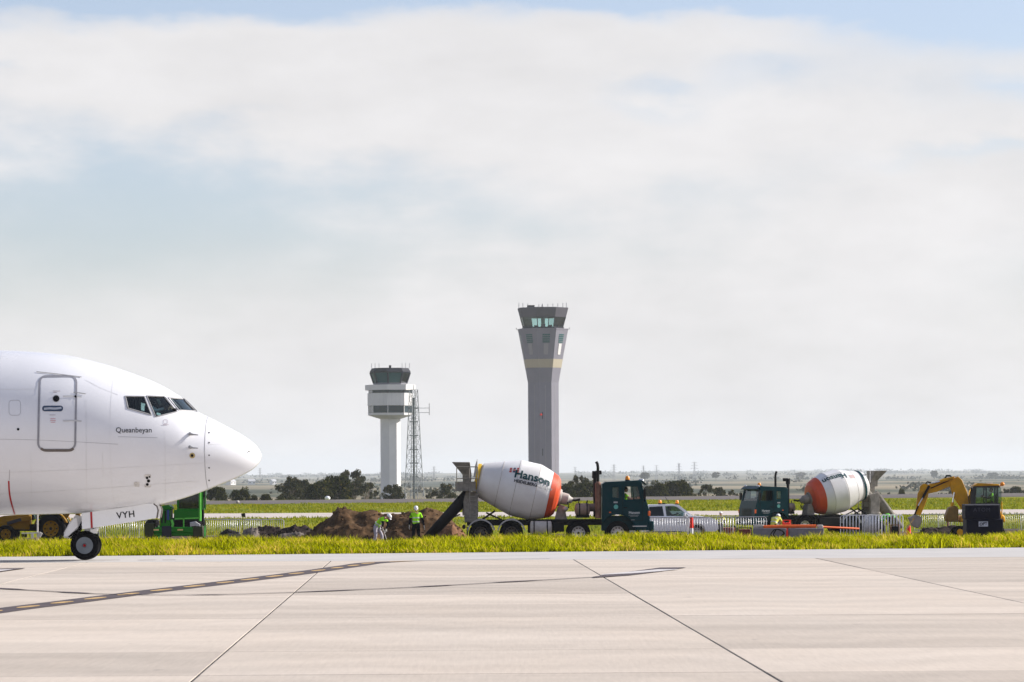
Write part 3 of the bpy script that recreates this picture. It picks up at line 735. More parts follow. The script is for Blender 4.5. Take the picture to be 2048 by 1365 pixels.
af = MB(); poly = [(ap_(p, q).x, ap_(p, q).z) for p, q in ((150, 1037), (156, 1036), (158, 1054), (140, 1072), (129, 1074), (140, 1050))]; af.prism(poly, -.24, -.21); af.build('strut_fairing', m_white, air, bevel=.01)
for sgn in (-1, 1):
    dp = [(168, 1026.5), (220, 1019), (270, 1012), (300, 1007), (311, 1007.5), (317, 1012), (319.5, 1020), (317, 1035.5), (260, 1045), (200, 1054), (169, 1058.5)]
    d = MB(); d.prism([(ap_(a, b).x, ap_(a, b).z) for a, b in dp], sgn*.46, sgn*.50); gd_ = d.build('gear_door', m_white, air, bevel=.008)
    e = MB(); q = [(311, 1008), (317.5, 1013), (320, 1021), (317.5, 1036)]; e.tube([Vector((ap_(a, b).x, sgn*.48, ap_(a, b).z)) for a, b in q], .025, 6); e.build('door_seal', m_sill, gd_)
    if sgn < 0:
        s_ = MB(); s_.prism([(ap_(a, b).x, ap_(a, b).z) for a, b in ((185.3, 1024.2), (189.3, 1023.7), (190.6, 1055.3), (186.6, 1055.9))], -.506, -.502); s_.build('tow_limit_stripe', m_red, gd_)
        ca = P(251.5, 1030.5, AY-.5)
        def vy(u, v): c_, s2 = math.cos(R(6)), math.sin(R(6)); return Vector((ca.x-AO.x+u*c_-v*s2, -.506, ca.z+u*s2+v*c_))
        lettering('VYH', .215, vy, m_inkblack, gd_, 'registration_lettering', .004, 1.12)
for sgn in (-1, 1):
    k = MB(); k.box(ap_(178, 1022, sgn*.3), (.25, .08, .14)); k.build('door_hinge', m_lgrey, air); k = MB(); k.box(ap_(300, 1010, sgn*.44), (.1, .08, .1)); k.build('door_hinge', m_lgrey, air)
# seats on the flight deck
for sgn in (-1, 1):
    s_ = MB(); c = ap_(292, 830, sgn*.52); s_.box((c.x, c.y, c.z-.15), (.45, .42, .12)); s_.box((c.x-.24, c.y, c.z+.15), (.1, .40, .62)); s_.box((c.x-.24, c.y, c.z+.52), (.09, .24, .16)); s_.build('pilot_seat', m_dark, air, bevel=.03)
ip = MB(); c = ap_(352, 832); ip.box((c.x, 0, c.z-.08), (.35, 2.0, .42), Matrix.Rotation(R(-20), 3, 'Y')); ip.build('instrument_panel', m_dark, air, bevel=.04)

# ------------------------------------------------------------------ people (x forward, y left, z up)
STAND = dict(pel=(0, 0, .95), sp=(.01, 0, 1.15), ch=(.01, 0, 1.36), nk=(.01, 0, 1.50), hd=(.03, 0, 1.64),
    ls=(0, .19, 1.42), le=(-.02, .27, 1.14), lw=(.06, .30, .90), rs=(0, -.19, 1.42), re=(-.02, -.27, 1.14), rw=(.06, -.30, .90),
    lh=(0, .10, .90), lk=(.02, .12, .50), la=(-.02, .13, .09), lt=(.15, .15, .04), rh=(0, -.10, .90), rk=(.02, -.12, .50), ra=(-.02, -.13, .09), rt=(.15, -.15, .04))
BEND = dict(pel=(-.10, 0, .88), sp=(.02, 0, 1.05), ch=(.20, 0, 1.20), nk=(.33, 0, 1.26), hd=(.46, 0, 1.28),
    ls=(.24, .19, 1.22), le=(.36, .26, .98), lw=(.30, .14, .74), rs=(.24, -.19, 1.22), re=(.34, -.28, 1.00), rw=(.22, -.14, .80),
    lh=(-.08, .10, .84), lk=(.10, .16, .47), la=(.10, .18, .09), lt=(.27, .20, .04), rh=(-.12, -.10, .84), rk=(-.06, -.16, .46), ra=(-.22, -.17, .09), rt=(-.06, -.19, .04))
SIT = dict(pel=(0, 0, .50), sp=(-.02, 0, .70), ch=(0, 0, .92), nk=(.01, 0, 1.06), hd=(.04, 0, 1.21),
    ls=(0, .19, .98), le=(.20, .26, .78), lw=(.44, .16, .86), rs=(0, -.19, .98), re=(.20, -.26, .78), rw=(.44, -.16, .86),
    lh=(.03, .10, .48), lk=(.44, .13, .50), la=(.46, .13, .10), lt=(.62, .14, .05), rh=(.03, -.10, .48), rk=(.44, -.13, .50), ra=(.46, -.13, .10), rt=(.62, -.14, .05))
RAD = dict(pel=.155, sp=.145, ch=.165, nk=.062, ls=.085, rs=.085, le=.052, re=.052, lw=.038, rw=.038, lh=.105, rh=.105, lk=.072, rk=.072, la=.052, ra=.052, lt=.042, rt=.042)
BONES = [('pel', 'sp'), ('sp', 'ch'), ('ch', 'nk'), ('ch', 'ls'), ('ls', 'le'), ('le', 'lw'), ('ch', 'rs'), ('rs', 're'), ('re', 'rw'),
         ('pel', 'lh'), ('lh', 'lk'), ('lk', 'la'), ('la', 'lt'), ('pel', 'rh'), ('rh', 'rk'), ('rk', 'ra'), ('ra', 'rt')]
def person(label, pose, loc, rz, top, sleeve, legs, hand, hat, group, seat=False, headturn=0.0, nod=0.0, tape=True, scale=1.0, parentless=True):
    root = thing('person', label, 'person', loc, rz, group, scale)
    names = list(RAD); idx = {n: i for i, n in enumerate(names)}
    me = bpy.data.meshes.new('b'); me.from_pydata([pose[n] for n in names], [(idx[a], idx[b]) for a, b in BONES], [])
    o = bpy.data.objects.new('tmp', me); COL.objects.link(o)
    md = o.modifiers.new('s', 'SKIN'); md.use_smooth_shade = True
    for i, n in enumerate(names):
        sv = me.skin_vertices[0].data[i]; r = RAD[n]; sv.radius = (r, r*.82) if n in ('pel', 'sp', 'ch') else (r, r); sv.use_root = (n == 'pel')
    sb = o.modifiers.new('u', 'SUBSURF'); sb.levels = 1; sb.render_levels = 1
    dg = bpy.context.evaluated_depsgraph_get(); bm_me = bpy.data.meshes.new_from_object(o.evaluated_get(dg)); bpy.data.objects.remove(o, do_unlink=True)
    mb = MB(); mb.add([tuple(v.co) for v in bm_me.vertices], [tuple(p.vertices) for p in bm_me.polygons]); nb = len(mb.f)
    # head with nose, brow, ears
    H = Vector(pose['hd']); rot = Matrix.Rotation(headturn, 3, 'Z') @ Matrix.Rotation(nod, 3, 'Y')
    hd = MB(); hd.sphere((0, 0, .01), (.098, .077, .122), 16, 12)
    hd.v = [(x*(1.06 if z < -.03 and x > 0 else 1), y*(.86 if z < -.04 else 1), z) for x, y, z in hd.v]
    hd.add([(.094, .012, .01), (.094, -.012, .01), (.122, 0, -.028), (.09, .020, -.034), (.09, -.020, -.034)], [(0, 1, 2), (0, 2, 3), (1, 4, 2), (3, 2, 4), (0, 3, 4, 1)])
    for s in (-1, 1): hd.sphere((-.005, s*.079, -.005), (.022, .010, .032), 8, 6)
    mb.add([H+rot @ Vector(v) for v in hd.v], hd.f); nh = len(mb.f)
    # hands: palm, four fingers, thumb
    for s, w, e in ((1, 'lw', 'le'), (-1, 'rw', 're')):
        W = Vector(pose[w]); d = (W-Vector(pose[e])).normalized(); side = Vector((1, 0, 0)) if abs(d.x) < .8 else Vector((0, 0, 1))
        side = (side-d*side.dot(d)).normalized(); nrm = d.cross(side)
        q = Matrix((d, side, nrm)).transposed()
        mb.box(W+d*.055, (.10, .082, .030), q)
        for k, ln in enumerate((.070, .080, .074, .058)):
            b0 = W+d*.10+side*(.030-.020*k); mb.tube([b0, b0+d*ln*.55+nrm*.008*s, b0+d*ln*.9+nrm*.030*s], [.0095, .009, .007], 6)
        b0 = W+d*.035+side*.042; mb.tube([b0, b0+side*.022+d*.03, b0+side*.026+d*.062+nrm*.01*s], [.011, .010, .008], 6)
    m2 = mb.mesh('body'); 
    for m in (top, sleeve, legs, m_skin, hand, m_dark, m_reflect): m2.materials.append(m)
    segs = [(Vector(pose[a]), Vector(pose[b]), a, b) for a, b in BONES]
    def near(c):
        best = None; bd = 9
        for a, b, na, nb_ in segs:
            t = max(0, min(1, (c-a).dot(b-a)/(b-a).length_squared)); d = (c-(a+(b-a)*t)).length-.06*(na in ('pel', 'sp', 'ch'))
            if d < bd: bd = d; best = (na, nb_, t)
        return best
    for i, p in enumerate(m2.polygons):
        p.use_smooth = True
        if i >= nh: p.material_index = 4; continue
        if i >= nb: p.material_index = 3; continue
        a, b, t = near(p.center)
        if (a, b) in (('pel', 'sp'), ('sp', 'ch'), ('ch', 'ls'), ('ch', 'rs')): k = 0
        elif (a, b) == ('ch', 'nk'): k = 3 if t > .75 else 0
        elif a in ('ls', 'rs'): k = 0 if t < .62 else 1
        elif a in ('le', 're'): k = 1 if t < .86 else 4
        elif (a, b) in (('la', 'lt'), ('ra', 'rt')): k = 5
        elif a in ('lk', 'rk') and t > .85: k = 5
        else: k = 2
        p.material_index = k
    link_mesh('body', m2, None, root)
    if tape:   # reflective bands round the vest
        for fa, fb, t in (('pel', 'sp', .75), ('sp', 'ch', .55)):
            c = Vector(pose[fa]).lerp(Vector(pose[fb]), t); ax = (Vector(pose[fb])-Vector(pose[fa])).normalized()
            u = Vector((0, 1, 0)); w = ax.cross(u); vs = []; n = 20
            for kz in (-.024, .024):
                for i in range(n):
                    an = 2*math.pi*i/n; vs.append(c+ax*kz+u*.172*math.cos(an)+w*.150*math.sin(an))
            b = MB(); b.add(vs, [(i, (i+1) % n, n+(i+1) % n, n+i) for i in range(n)]); b.build('reflective_band', m_reflect, root)
    if hat:
        h = MB(); vs = []; fs = []; n = 18; rows = [(.118, .0, .128), (.116, .03, .125), (.105, .065, .112), (.08, .095, .085), (.04, .113, .045), (.001, .118, .001)]
        for ry, z, rx in rows:
            for i in range(n): a = 2*math.pi*i/n; vs.append(H+rot @ Vector((rx*math.cos(a), ry*.84*math.sin(a), z+.045)))
        for k in range(len(rows)-1):
            for i in range(n): j = (i+1) % n; fs.append((k*n+i, k*n+j, (k+1)*n+j, (k+1)*n+i))
        h.add(vs, fs)
        br = [H+rot @ Vector((r_*math.cos(a), r2*math.sin(a), .043-.012*max(0, math.cos(a)))) for r_, r2 in ((.126, .100), (.175, .108)) for a in np.linspace(-1.3, 1.3, 11)]
        h.add(br, [(i, i+1, 12+i, 11+i) for i in range(10)]); ho = h.build('helmet', hat, root, ang=70)
    else:
        h = MB(); h.sphere((0, 0, 0), (.104, .084, .10), 14, 8); h.v = [tuple(H+rot @ Vector((x-.012, y, z+.04))) for x, y, z in h.v if True]; h.build('hair', mat('dark_hair', (.02, .015, .012), .7), root)
    # eyes
    for s in (-1, 1):
        e = MB(); e.sphere((0, 0, 0), .011, 8, 6); e.v = [tuple(H+rot @ (Vector(v)+Vector((.088, s*.032, .018)))) for v in e.v]; e.build('eye', m_dark, root)
    return root

# ------------------------------------------------------------------ shared vehicle parts
def wheel(parent, c, r, w, rim_r, rim_m, side, holes=10, deep=.05, dual=False):
    x, y, z = c; t = MB(); h = w/2
    t.lathe([(-h*.9, rim_r), (-h, rim_r*1.18), (-h, r*.86), (-h*.82, r*.965), (-h*.5, r), (h*.5, r), (h*.82, r*.965), (h, r*.86), (h, rim_r*1.18), (h*.9, rim_r)], (x, y, z), (0, 1, 0), 36, caps=False)
    if dual: t.lathe([(-h*.9, rim_r), (-h, r*.86), (-h*.5, r), (h*.5, r), (h, r*.86), (h*.9, rim_r)], (x, y-side*(w+.04), z), (0, 1, 0), 28)
    o = t.build('wheel', m_black_rub, parent)
    k = MB(); s = side
    prof = [(s*h*.9, rim_r*1.02), (s*h*.97, rim_r*1.0), (s*(h*.9-deep*.3), rim_r*.92), (s*(h-deep), rim_r*.60), (s*(h-deep), rim_r*.34), (s*(h+deep*.1), rim_r*.28), (s*(h+deep*.12), .01)]
    k.lathe(prof, (x, y, z), (0, 1, 0), 28, caps=False); k.lathe([(-s*h*.8, rim_r*1.02), (-s*h*.5, rim_r*.7), (-s*h*.5, .01)], (x, y, z), (0, 1, 0), 20, caps=False); k.build('rim', rim_m, o)
    if holes:
        hh = MB()
        for q in range(holes):
            a = 2*math.pi*q/holes; hx_, hz_ = x+rim_r*.74*math.cos(a), z+rim_r*.74*math.sin(a); yy = y+s*(h-deep*.55)
            hh.cyl((hx_, yy, hz_), (hx_, yy+s*.02, hz_), rim_r*.105, n=8)
        hh.cyl((x, y+s*(h+deep*.1), z), (x, y+s*(h+deep*.2), z), rim_r*.20, n=12); hh.build('rim_holes', m_dark, o)['kind'] = 'stuff'
    return o
def beacon(parent, c, r=.085):
    b = MB(); b.cyl((c[0], c[1], c[2]), (c[0], c[1], c[2]+.06), r*1.05, n=14); o = b.build('beacon', m_blackp, parent)
    l = MB(); l.lathe([(0, r), (.10, r*.95), (.15, r*.6), (.165, .01)], (c[0], c[1], c[2]+.06), (0, 0, 1), 14); l.build('beacon_lens', m_amber, o)
def arc(cx, cz, r, a0, a1, n=14): return [(cx+r*math.cos(R(lerp(a0, a1, i/n))), cz+r*math.sin(R(lerp(a0, a1, i/n)))) for i in range(n+1)]

# ------------------------------------------------------------------ concrete mixer trucks
m_drum = mat('drum_white', (.78, .77, .76), .35, 0, .05, 1.5, dirt=((.46, .40, .33), .45))
m_drumring = mat('drum_orange', (.62, .075, .02), .4, 0, .08, 2, dirt=((.35, .10, .06), .4))
m_cement = mat('cement_splashed_steel', (.24, .22, .19), .85, 0, .35, 4, .3)
m_rust = mat('dusty_tank', (.28, .20, .16), .6, 0, .35, 4)
m_stack = mat('rusty_exhaust', (.20, .10, .065), .6, .2, .4, 5)
m_pale = mat('pale_dusty_metal', (.46, .42, .38), .6, 0, .2, 4)
m_logo = mat('dark_teal_lettering', (.002, .045, .05), .5); m_dred = mat('logo_red', (.50, .03, .03), .5); m_dblue = mat('logo_blue', (.01, .02, .10), .5)
m_faint = mat('faint_lettering', (.40, .42, .42), .5); m_wlet = mat('white_lettering', (.62, .66, .66), .5)
m_guard = mat('mudguard_grey', (.34, .33, .33), .5, 0, .15)
def mixer(label, loc, rz, drum_spin, band_m, driver_label, hat_m, guard_m, drum_dirty, chute_m):
    T = thing('concrete_mixer_truck', label, 'truck', loc, rz, 'concrete mixer trucks')
    X0 = 4.4   # local origin under the middle
    def v(x, y, z): return Vector((x-X0, y, z))
    fr = MB()
    for s in (-1, 1): fr.box(v(4.6, s*.42, .98), (7.9, .10, .26))
    for x in (.9, 2.0, 3.3, 4.6, 6.2, 8.2): fr.box(v(x, 0, .98), (.12, .80, .2))
    fr.build('chassis', m_dark, T, bevel=.01)
    for x in (1.27, 2.62, 5.58, 7.31):
        a = MB(); a.cyl(v(x, -1.0, .52), v(x, 1.0, .52), .08); a.box(v(x, 0, .56), (.3, .4, .3)); a.build('axle', m_dark, T)
        rear = x < 4; rm = mat('dirty_rim', (.10, .085, .075), .7, 0, .3) if rear else mat('alloy_rim', (.62, .60, .58), .35, .4, .1)
        for s in (-1, 1): wheel(T, v(x, s*1.06, .52), .525, .30, .29, rm, s, 10, .07 if not rear else .12, dual=rear)
    for x in (1.27, 2.62):
        for s in (-1, 1):
            g = MB(); pts = arc(x-X0, .52, .63, 12, 168); n = len(pts)
            vs = [(px, s*.88, pz) for px, pz in pts]+[(px, s*1.25, pz) for px, pz in pts]; g.add(vs, [(i, i+1, n+i+1, n+i) for i in range(n-1)])
            vs2 = [(px, s*1.25, pz) for px, pz in pts]+[(lerp(px, x-X0, .09), s*1.25, lerp(pz, .52, .09)) for px, pz in pts]; g.add(vs2, [(i, i+1, n+i+1, n+i) for i in range(n-1)])
            g.build('mudguard', guard_m, T)
    for s in (-1, 1):
        g = MB(); pts = arc(5.58-X0, .52, .64, 0, 180); n = len(pts); g.add([(px, s*.88, pz) for px, pz in pts]+[(px, s*1.24, pz) for px, pz in pts], [(i, i+1, n+i+1, n+i) for i in range(n-1)]); g.build('mudguard', m_dark, T)
    # cab: hollow shell with window openings
    prof = [(6.62, .60), (6.64, 2.66), (6.78, 2.76), (8.25, 2.82), (8.38, 2.74), (8.58, 1.95), (8.70, 1.55), (8.74, 1.0), (8.74, .62)]
    bodyc = MB(); bodyc.prism([(a-X0, b) for a, b in prof], -1.17, 1.17)
    inner = MB(); inner.prism([(a-X0, b) for a, b in [(6.70, 1.25), (6.72, 2.62), (6.82, 2.70), (8.22, 2.74), (8.30, 2.68), (8.49, 1.95), (8.60, 1.5), (8.60, 1.25)]], -1.10, 1.10)
    cs = [inner]
    archc = MB(); archc.lathe([(0, .80), (.5, .80)], v(7.31, -1.4, .52), (0, 1, 0), 30); cs.append(archc)
    archc = MB(); archc.lathe([(0, .80), (.5, .80)], v(7.31, .9, .52), (0, 1, 0), 30); cs.append(archc)
    dwin = [(7.62, 1.98), (7.62, 2.50), (7.68, 2.55), (8.20, 2.55), (8.33, 1.98)]; rwin = [(7.09, 2.08), (7.09, 2.52), (7.36, 2.53), (7.36, 2.06)]
    for w_ in (dwin, rwin):
        c = MB(); c.prism([(a-X0, b) for a, b in w_], -1.5, 1.5); cs.append(c)
    c = MB(); c.box(v(8.6, 0, 2.30), (.9, 2.0, .66)); cs.append(c)
    c = MB(); c.box(v(6.6, 0, 2.30), (.4, 1.0, .4)); cs.append(c)
    cab = mesh_obj('cab', cut(bodyc, cs), m_teal, T)
    bv = cab.modifiers.new('bevel', 'BEVEL'); bv.width = .025; bv.segments = 2; bv.limit_method = 'ANGLE'; bv.angle_limit = R(50)
    for s in (-1, 1):
        g = MB(); g.prism([(a-X0, b) for a, b in rwin], s*1.13, s*1.138); g.build('side_window', g_veh, cab)
        g = MB(); g.prism([(a-X0, b) for a, b in [(8.02, 1.98), (7.98, 2.55), (8.20, 2.55), (8.33, 1.98)]], s*1.13, s*1.138); g.build('quarter_window', g_veh, cab)
        g = MB(); g.bar(v(8.02, s*1.135, 1.98), v(7.98, s*1.135, 2.55), .03, .035); g.build('window_post', m_blackp, cab)
        d = MB()
        for a, b in (((7.54, 1.05), (7.54, 2.60)), ((8.42, 1.05), (8.40, 1.9)), ((7.54, 1.05), (8.42, 1.05))): d.bar(v(a[0], s*1.172, a[1]), v(b[0], s*1.172, b[1]), .008, .014)
        d.build('door_seam', m_blackp, cab)
        hd_ = MB(); hd_.box(v(7.66, s*1.185, 1.62), (.16, .03, .04)); hd_.build('door_handle', m_dark, cab, bevel=.008)
        mi = MB(); mi.tube([v(8.36, s*1.17, 2.55), v(8.52, s*1.36, 2.50), v(8.52, s*1.36, 1.95), v(8.45, s*1.18, 1.9)], .016, 6); mi.box(v(8.50, s*1.37, 2.22), (.10, .20, .42)); mi.build('mirror', m_blackp, cab, bevel=.015)
        stp = MB(); stp.box(v(8.28, s*1.16, .80), (.62, .10, .045)); stp.build('step', m_steel, cab)
        ind = MB(); ind.box(v(8.70, s*1.15, 1.36), (.10, .07, .22)); ind.build('indicator', m_orange, cab, bevel=.02)
        sg = MB(); sg.box(v(6.98, s*1.175, 1.42), (.09, .02, .05)); sg.build('side_marker', m_orange, cab)
        def dl(u, w): return v(8.05+(u if s < 0 else -u), s*1.179, 1.40+w)
        lettering('Hanson', .16, dl, m_wlet, cab, 'door_lettering', .004)
        ln = MB(); ln.box(v(8.02, s*1.176, 1.29), (.46, .006, .018)); ln.box(v(8.04, s*1.176, 1.24), (.34, .006, .014)); ln.box(v(7.98, s*1.176, 1.08), (.16, .006, .02)); ln.build('door_small_print', m_faint, cab)
        bd = MB(); bd.box(v(7.23, s*1.176, 1.86), (.18, .006, .07)); bd.build('sticker', m_faint, cab)
        bd = MB(); bd.lathe([(0, .10), (.008, .10)], v(7.24, s*1.172, 1.66), (0, s, 0), 18); st_ = bd.build('round_sticker', mat('sticker_green', (.12, .42, .36), .5), cab)
    ws = MB(); ws.add([v(8.345, -1.0, 2.66), v(8.345, 1.0, 2.66), v(8.53, 1.0, 1.97), v(8.53, -1.0, 1.97)], [(0, 1, 2, 3)]); ws.build('windscreen', g_veh, cab)
    vi = MB(); vi.prism([(a-X0, b) for a, b in [(8.20, 2.83), (8.36, 2.84), (8.60, 2.66), (8.57, 2.62), (8.36, 2.76)]], -1.14, 1.14); vi.build('sun_visor', m_teal, cab)
    gr = MB()
    for k in range(6): gr.box(v(8.755, 0, 1.12+k*.075), (.03, 1.3, .03))
    gr.build('grille', m_blackp, cab)
    bp = MB(); bp.box(v(8.80, 0, .80), (.22, 2.40, .44)); bo = bp.build('bumper', m_teal, T, bevel=.05)
    for s in (-1, 1):
        hl = MB(); hl.box(v(8.915, s*.86, .84), (.03, .32, .17)); hl.build('headlight', m_chrome, bo, bevel=.02)
        cl = MB(); cl.sphere(v(8.40, s*.9, 2.82), (.09, .07, .06)); cl.build('roof_lamp', m_chrome, cab)
    npl = MB(); npl.box(v(8.915, 0, .72), (.02, .36, .12)); npl.build('number_plate', m_white, bo)
    beacon(cab, v(7.78, -.35, 2.80), .10)
    seat = MB(); seat.box(v(7.60, -.6, 1.62), (.5, .5, .14)); seat.box(v(7.36, -.6, 1.98), (.12, .48, .66)); seat.build('seat', m_dark, cab, bevel=.03)
    stw = MB(); stw.lathe([(-.02, .19), (0, .21), (.02, .19), (0, .17), (-.02, .19)], v(8.02, -.5, 2.0), (-.6, 0, .8), 20, caps=False); stw.cyl(v(8.02, -.5, 2.0), v(8.3, -.5, 1.6), .03); stw.build('steering_wheel', m_dark, cab)
    # exhaust, intake, tanks behind the cab
    for s in (-1,):
        e = MB(); e.cyl(v(6.46, s*.98, 1.15), v(6.46, s*.98, 2.70), .135, n=18); e.cyl(v(6.46, s*.98, 2.70), v(6.46, s*.98, 2.78), .135, .075, n=18); ex = e.build('exhaust_muffler', m_stack, T)
        e = MB(); e.tube([v(6.46, s*.98, 2.76), v(6.46, s*.98, 3.40), v(6.44, s*.98, 3.56), v(6.38, s*.98, 3.66)], .065, 10); e.build('exhaust_pipe', m_dark, ex)
    e = MB(); e.cyl(v(6.36, .55, 1.2), v(6.36, .55, 2.95), .085, n=12); e.cyl(v(6.36, .55, 2.92), v(6.36, .55, 3.25), .13, n=14); e.box(v(6.52, .55, 3.18), (.28, .2, .18)); e.build('air_intake', m_blackp, T, bevel=.03)
    w = MB(); w.lathe([(0, .05), (.03, .20), (.08, .27), (.62, .27), (.67, .20), (.70, .05)], v(5.42, -.62, 1.55), (1, 0, 0), 22); tk = w.build('air_tank', m_rust, T)
    w = MB()
    for x in (5.62, 5.95): w.lathe([(0, .283), (.05, .283)], v(x, -.62, 1.55), (1, 0, 0), 22)
    w.build('tank_strap', m_dark, tk); w = MB(); w.box(v(5.78, -.62, 1.24), (.6, .3, .12)); w.cyl(v(5.6, -.62, 1.8), v(5.62, -.62, 1.98), .025); w.cyl(v(5.95, -.62, 1.8), v(6.0, -.62, 1.95), .03); w.build('tank_cradle', m_dark, tk)
    w = MB(); w.lathe([(0, .05), (.04, .18), (.45, .18), (.49, .05)], v(5.95, .3, 1.62), (1, 0, 0), 18); w.build('filter_housing', m_rust, T)
    w = MB(); w.lathe([(0, .10), (.03, .27), (.06, .31), (.92, .31), (.95, .27), (.98, .10)], v(3.44, -.92, .74), (1, 0, 0), 26); ft = w.build('fuel_tank', m_pale, T)
    w = MB()
    for x in (3.6, 4.18): w.lathe([(0, .322), (.05, .322)], v(x, -.92, .74), (1, 0, 0), 26)
    w.build('tank_strap', m_dark, ft)
    w = MB(); w.box(v(4.0, .92, .74), (1.3, .5, .5)); w.build('tool_box', m_dark, T, bevel=.03)
    w = MB(); w.box(v(4.7, -.85, .78), (.5, .45, .42)); w.build('battery_box', m_dark, T, bevel=.02)
    # drum
    th = R(13.0); a0 = v(1.18, 0, 2.90); ax = Vector((math.cos(th), 0, -math.sin(th))); up = Vector((math.sin(th), 0, math.cos(th)))
    DP = [(0, .62), (.06, .70), (.10, .77), (.90, 1.02), (1.62, 1.245), (1.72, 1.262), (2.55, 1.265), (2.62, 1.25), (3.04, 1.11), (3.10, 1.085), (3.44, .93), (3.58, .76), (3.66, .40)]
    def drad(t): return float(np.interp(t, [p[0] for p in DP], [p[1] for p in DP]))
    def dprof(t0, t1, off=0.0):
        ts = sorted(set([t0, t1]+[p[0] for p in DP if t0 < p[0] < t1])); return [(t, drad(t)+off) for t in ts]
    d = MB(); d.lathe(dprof(0, 3.66), a0, ax, 56); dr = d.build('drum', m_drum, T, ang=8)
    d = MB(); rs = 3.06 if drum_spin > 1 else 3.20
    d = MB(); d.lathe([(rs, 1.0)]+dprof(rs, 3.66, .012)+[(3.672, .2)], a0, ax, 56); d.build('drum_ring', m_drumring, dr, ang=12)
    for t in (.94, 1.66, 2.58):
        d = MB(); d.lathe([(t-.012, drad(t)), (t-.008, drad(t)+.007), (t+.008, drad(t)+.007), (t+.012, drad(t))], a0, ax, 56); d.build('drum_seam', m_pale, dr)
    d = MB(); d.lathe([(.30, .80), (.30, .88), (.42, .92), (.42, .84)] if band_m is m_teal else [(-.16, .60), (-.16, .69), (.0, .71), (.0, .6)], a0, ax, 48); d.build('drum_band', band_m, dr)
    # drum roller track at the back, lettering wrapped round the drum
    side_v = Vector((0, -1, 0))
    def on_drum(t, phi, off): # phi measured from the near side horizontal towards the top
        return a0+ax*t+(side_v*math.cos(phi)+up*math.sin(phi))*(drad(t)+off)
    def dtext(t0, ph0, flip):
        k = -1 if flip else 1
        return lambda u, w_: on_drum(t0+k*u, ph0+k*w_/1.22, .022)
    fl = drum_spin > 1; ph = R(30) if not fl else R(42)
    if not fl:
        lettering('Hanson', .52, dtext(2.31, R(29), False), m_logo, dr, 'drum_lettering', .016, 1.02)
        lettering('HEIDELBERG', .185, dtext(2.06, R(14), False), m_ink, dr, 'drum_lettering', .006)
        lettering('CEMENT', .185, dtext(2.93, R(14), False), m_faint, dr, 'drum_lettering', .0)
    else:
        for s2 in (1, -1):
            def ft2(u, w_, s2=s2):
                p = on_drum(2.20-u*1.0 if s2 > 0 else 2.20-u, R(47)-w_/1.22, .022); p.y *= s2; return p
            if s2 < 0:
                def ft2(u, w_):
                    p = on_drum(2.20+u, R(47)-w_/1.22, .022); p.y *= -1; return p
                lettering('Hanson', .50, ft2, m_logo, dr, 'drum_lettering', .014, 1.02)
                l2 = MB(); l2.add([Vector((q.x, -q.y, q.z)) for q in [on_drum(1.5+.1*i, R(59)+dph, .02) for i in range(15) for dph in (0, R(1.3))]], [(2*i, 2*i+1, 2*i+3, 2*i+2) for i in range(14)]); l2.build('drum_small_print', m_faint, dr)
    for i in range(3):
        for j in range(3):
            if not fl: c = (1.30+i*.155, R(34)+j*R(4.6)); sg = 1
            else: c = (.95+i*.12, R(36)+j*R(5)); sg = -1
            vs = [on_drum(c[0]+a, c[1]+b, .02) for a, b in ((-.05, -R(1.7)), (.05, -R(1.7)), (.05, R(1.7)), (-.05, R(1.7)))]
            vs = [Vector((q.x, q.y*sg, q.z)) for q in vs]
            q_ = MB(); q_.add(vs, [(0, 1, 2, 3)]); q_.build('logo_square', (m_dblue if (i == 1 and j != 1) else m_dred) if not fl else mat('faded_logo_red', (.62, .42, .40), .5), dr)
    # gearbox and front pedestal
    g0 = a0+ax*3.64; g = MB(); g.lathe([(0, .40), (.10, .36), (.12, .27), (.42, .25), (.50, .17), (.62, .12), (.66, .03)], g0, ax, 22); g.build('drum_gearbox', m_pale if not fl else m_cement, T)
    g = MB(); g.tube([g0+ax*.55, g0+ax*.75+Vector((0, -.1, .03)), g0+ax*.86+Vector((.12, -.1, .10))], .05, 8); g.tube([g0+ax*.4+Vector((0, -.2, -.1)), g0+Vector((.45, -.3, -.42)), g0+Vector((.30, -.32, -.62)), g0+Vector((.05, -.3, -.50))], .025, 7); g.build('hydraulic_hose', m_dark, T)
    pd = MB(); pd.prism([(a-X0, b) for a, b in [(4.55, 1.1), (5.10, 1.1), (4.98, 1.72), (4.78, 1.78), (4.66, 1.60)]], -.34, .34); pd.build('front_pedestal', m_cement, T, bevel=.02)
    yb = MB(); yb.sphere(v(5.02, -.40, 1.58), (.13, .10, .11)); yb.build('oil_filter', m_pale if not fl else m_vest_y, T)
    # rear pedestal with rollers, platform, ladder, hopper, chute
    rp = MB(); rp.prism([(a-X0, b) for a, b in [(.55, 1.0), (1.12, 1.0), (1.10, 1.9), (1.20, 2.25), (.62, 2.42), (.50, 1.9)]], -.62, -.42); rp.prism([(a-X0, b) for a, b in [(.55, 1.0), (1.12, 1.0), (1.10, 1.9), (1.20, 2.25), (.62, 2.42), (.50, 1.9)]], .42, .62); rp.box(v(.86, 0, 1.7), (.4, 1.0, .3)); rp.box(v(.86, 0, 1.15), (.5, 1.3, .2)); rp.build('rear_pedestal', m_cement, T, bevel=.015)
    for s in (-1, 1):
        br_ = MB(); br_.bar(v(1.3, s*.5, 1.1), v(1.9, s*.5, 1.5), .06, .08); br_.bar(v(2.2, s*.45, 1.1), v(1.5, s*.45, 1.42), .05, .06); br_.build('brace', m_dark, T)
    pf = MB(); pf.box(v(.62, -.72, 2.42), (1.05, .42, .06)); pf.box(v(.60, -.78, 2.62), (.90, .03, .36)); plat = pf.build('platform', m_cement, T)
    ra = MB()
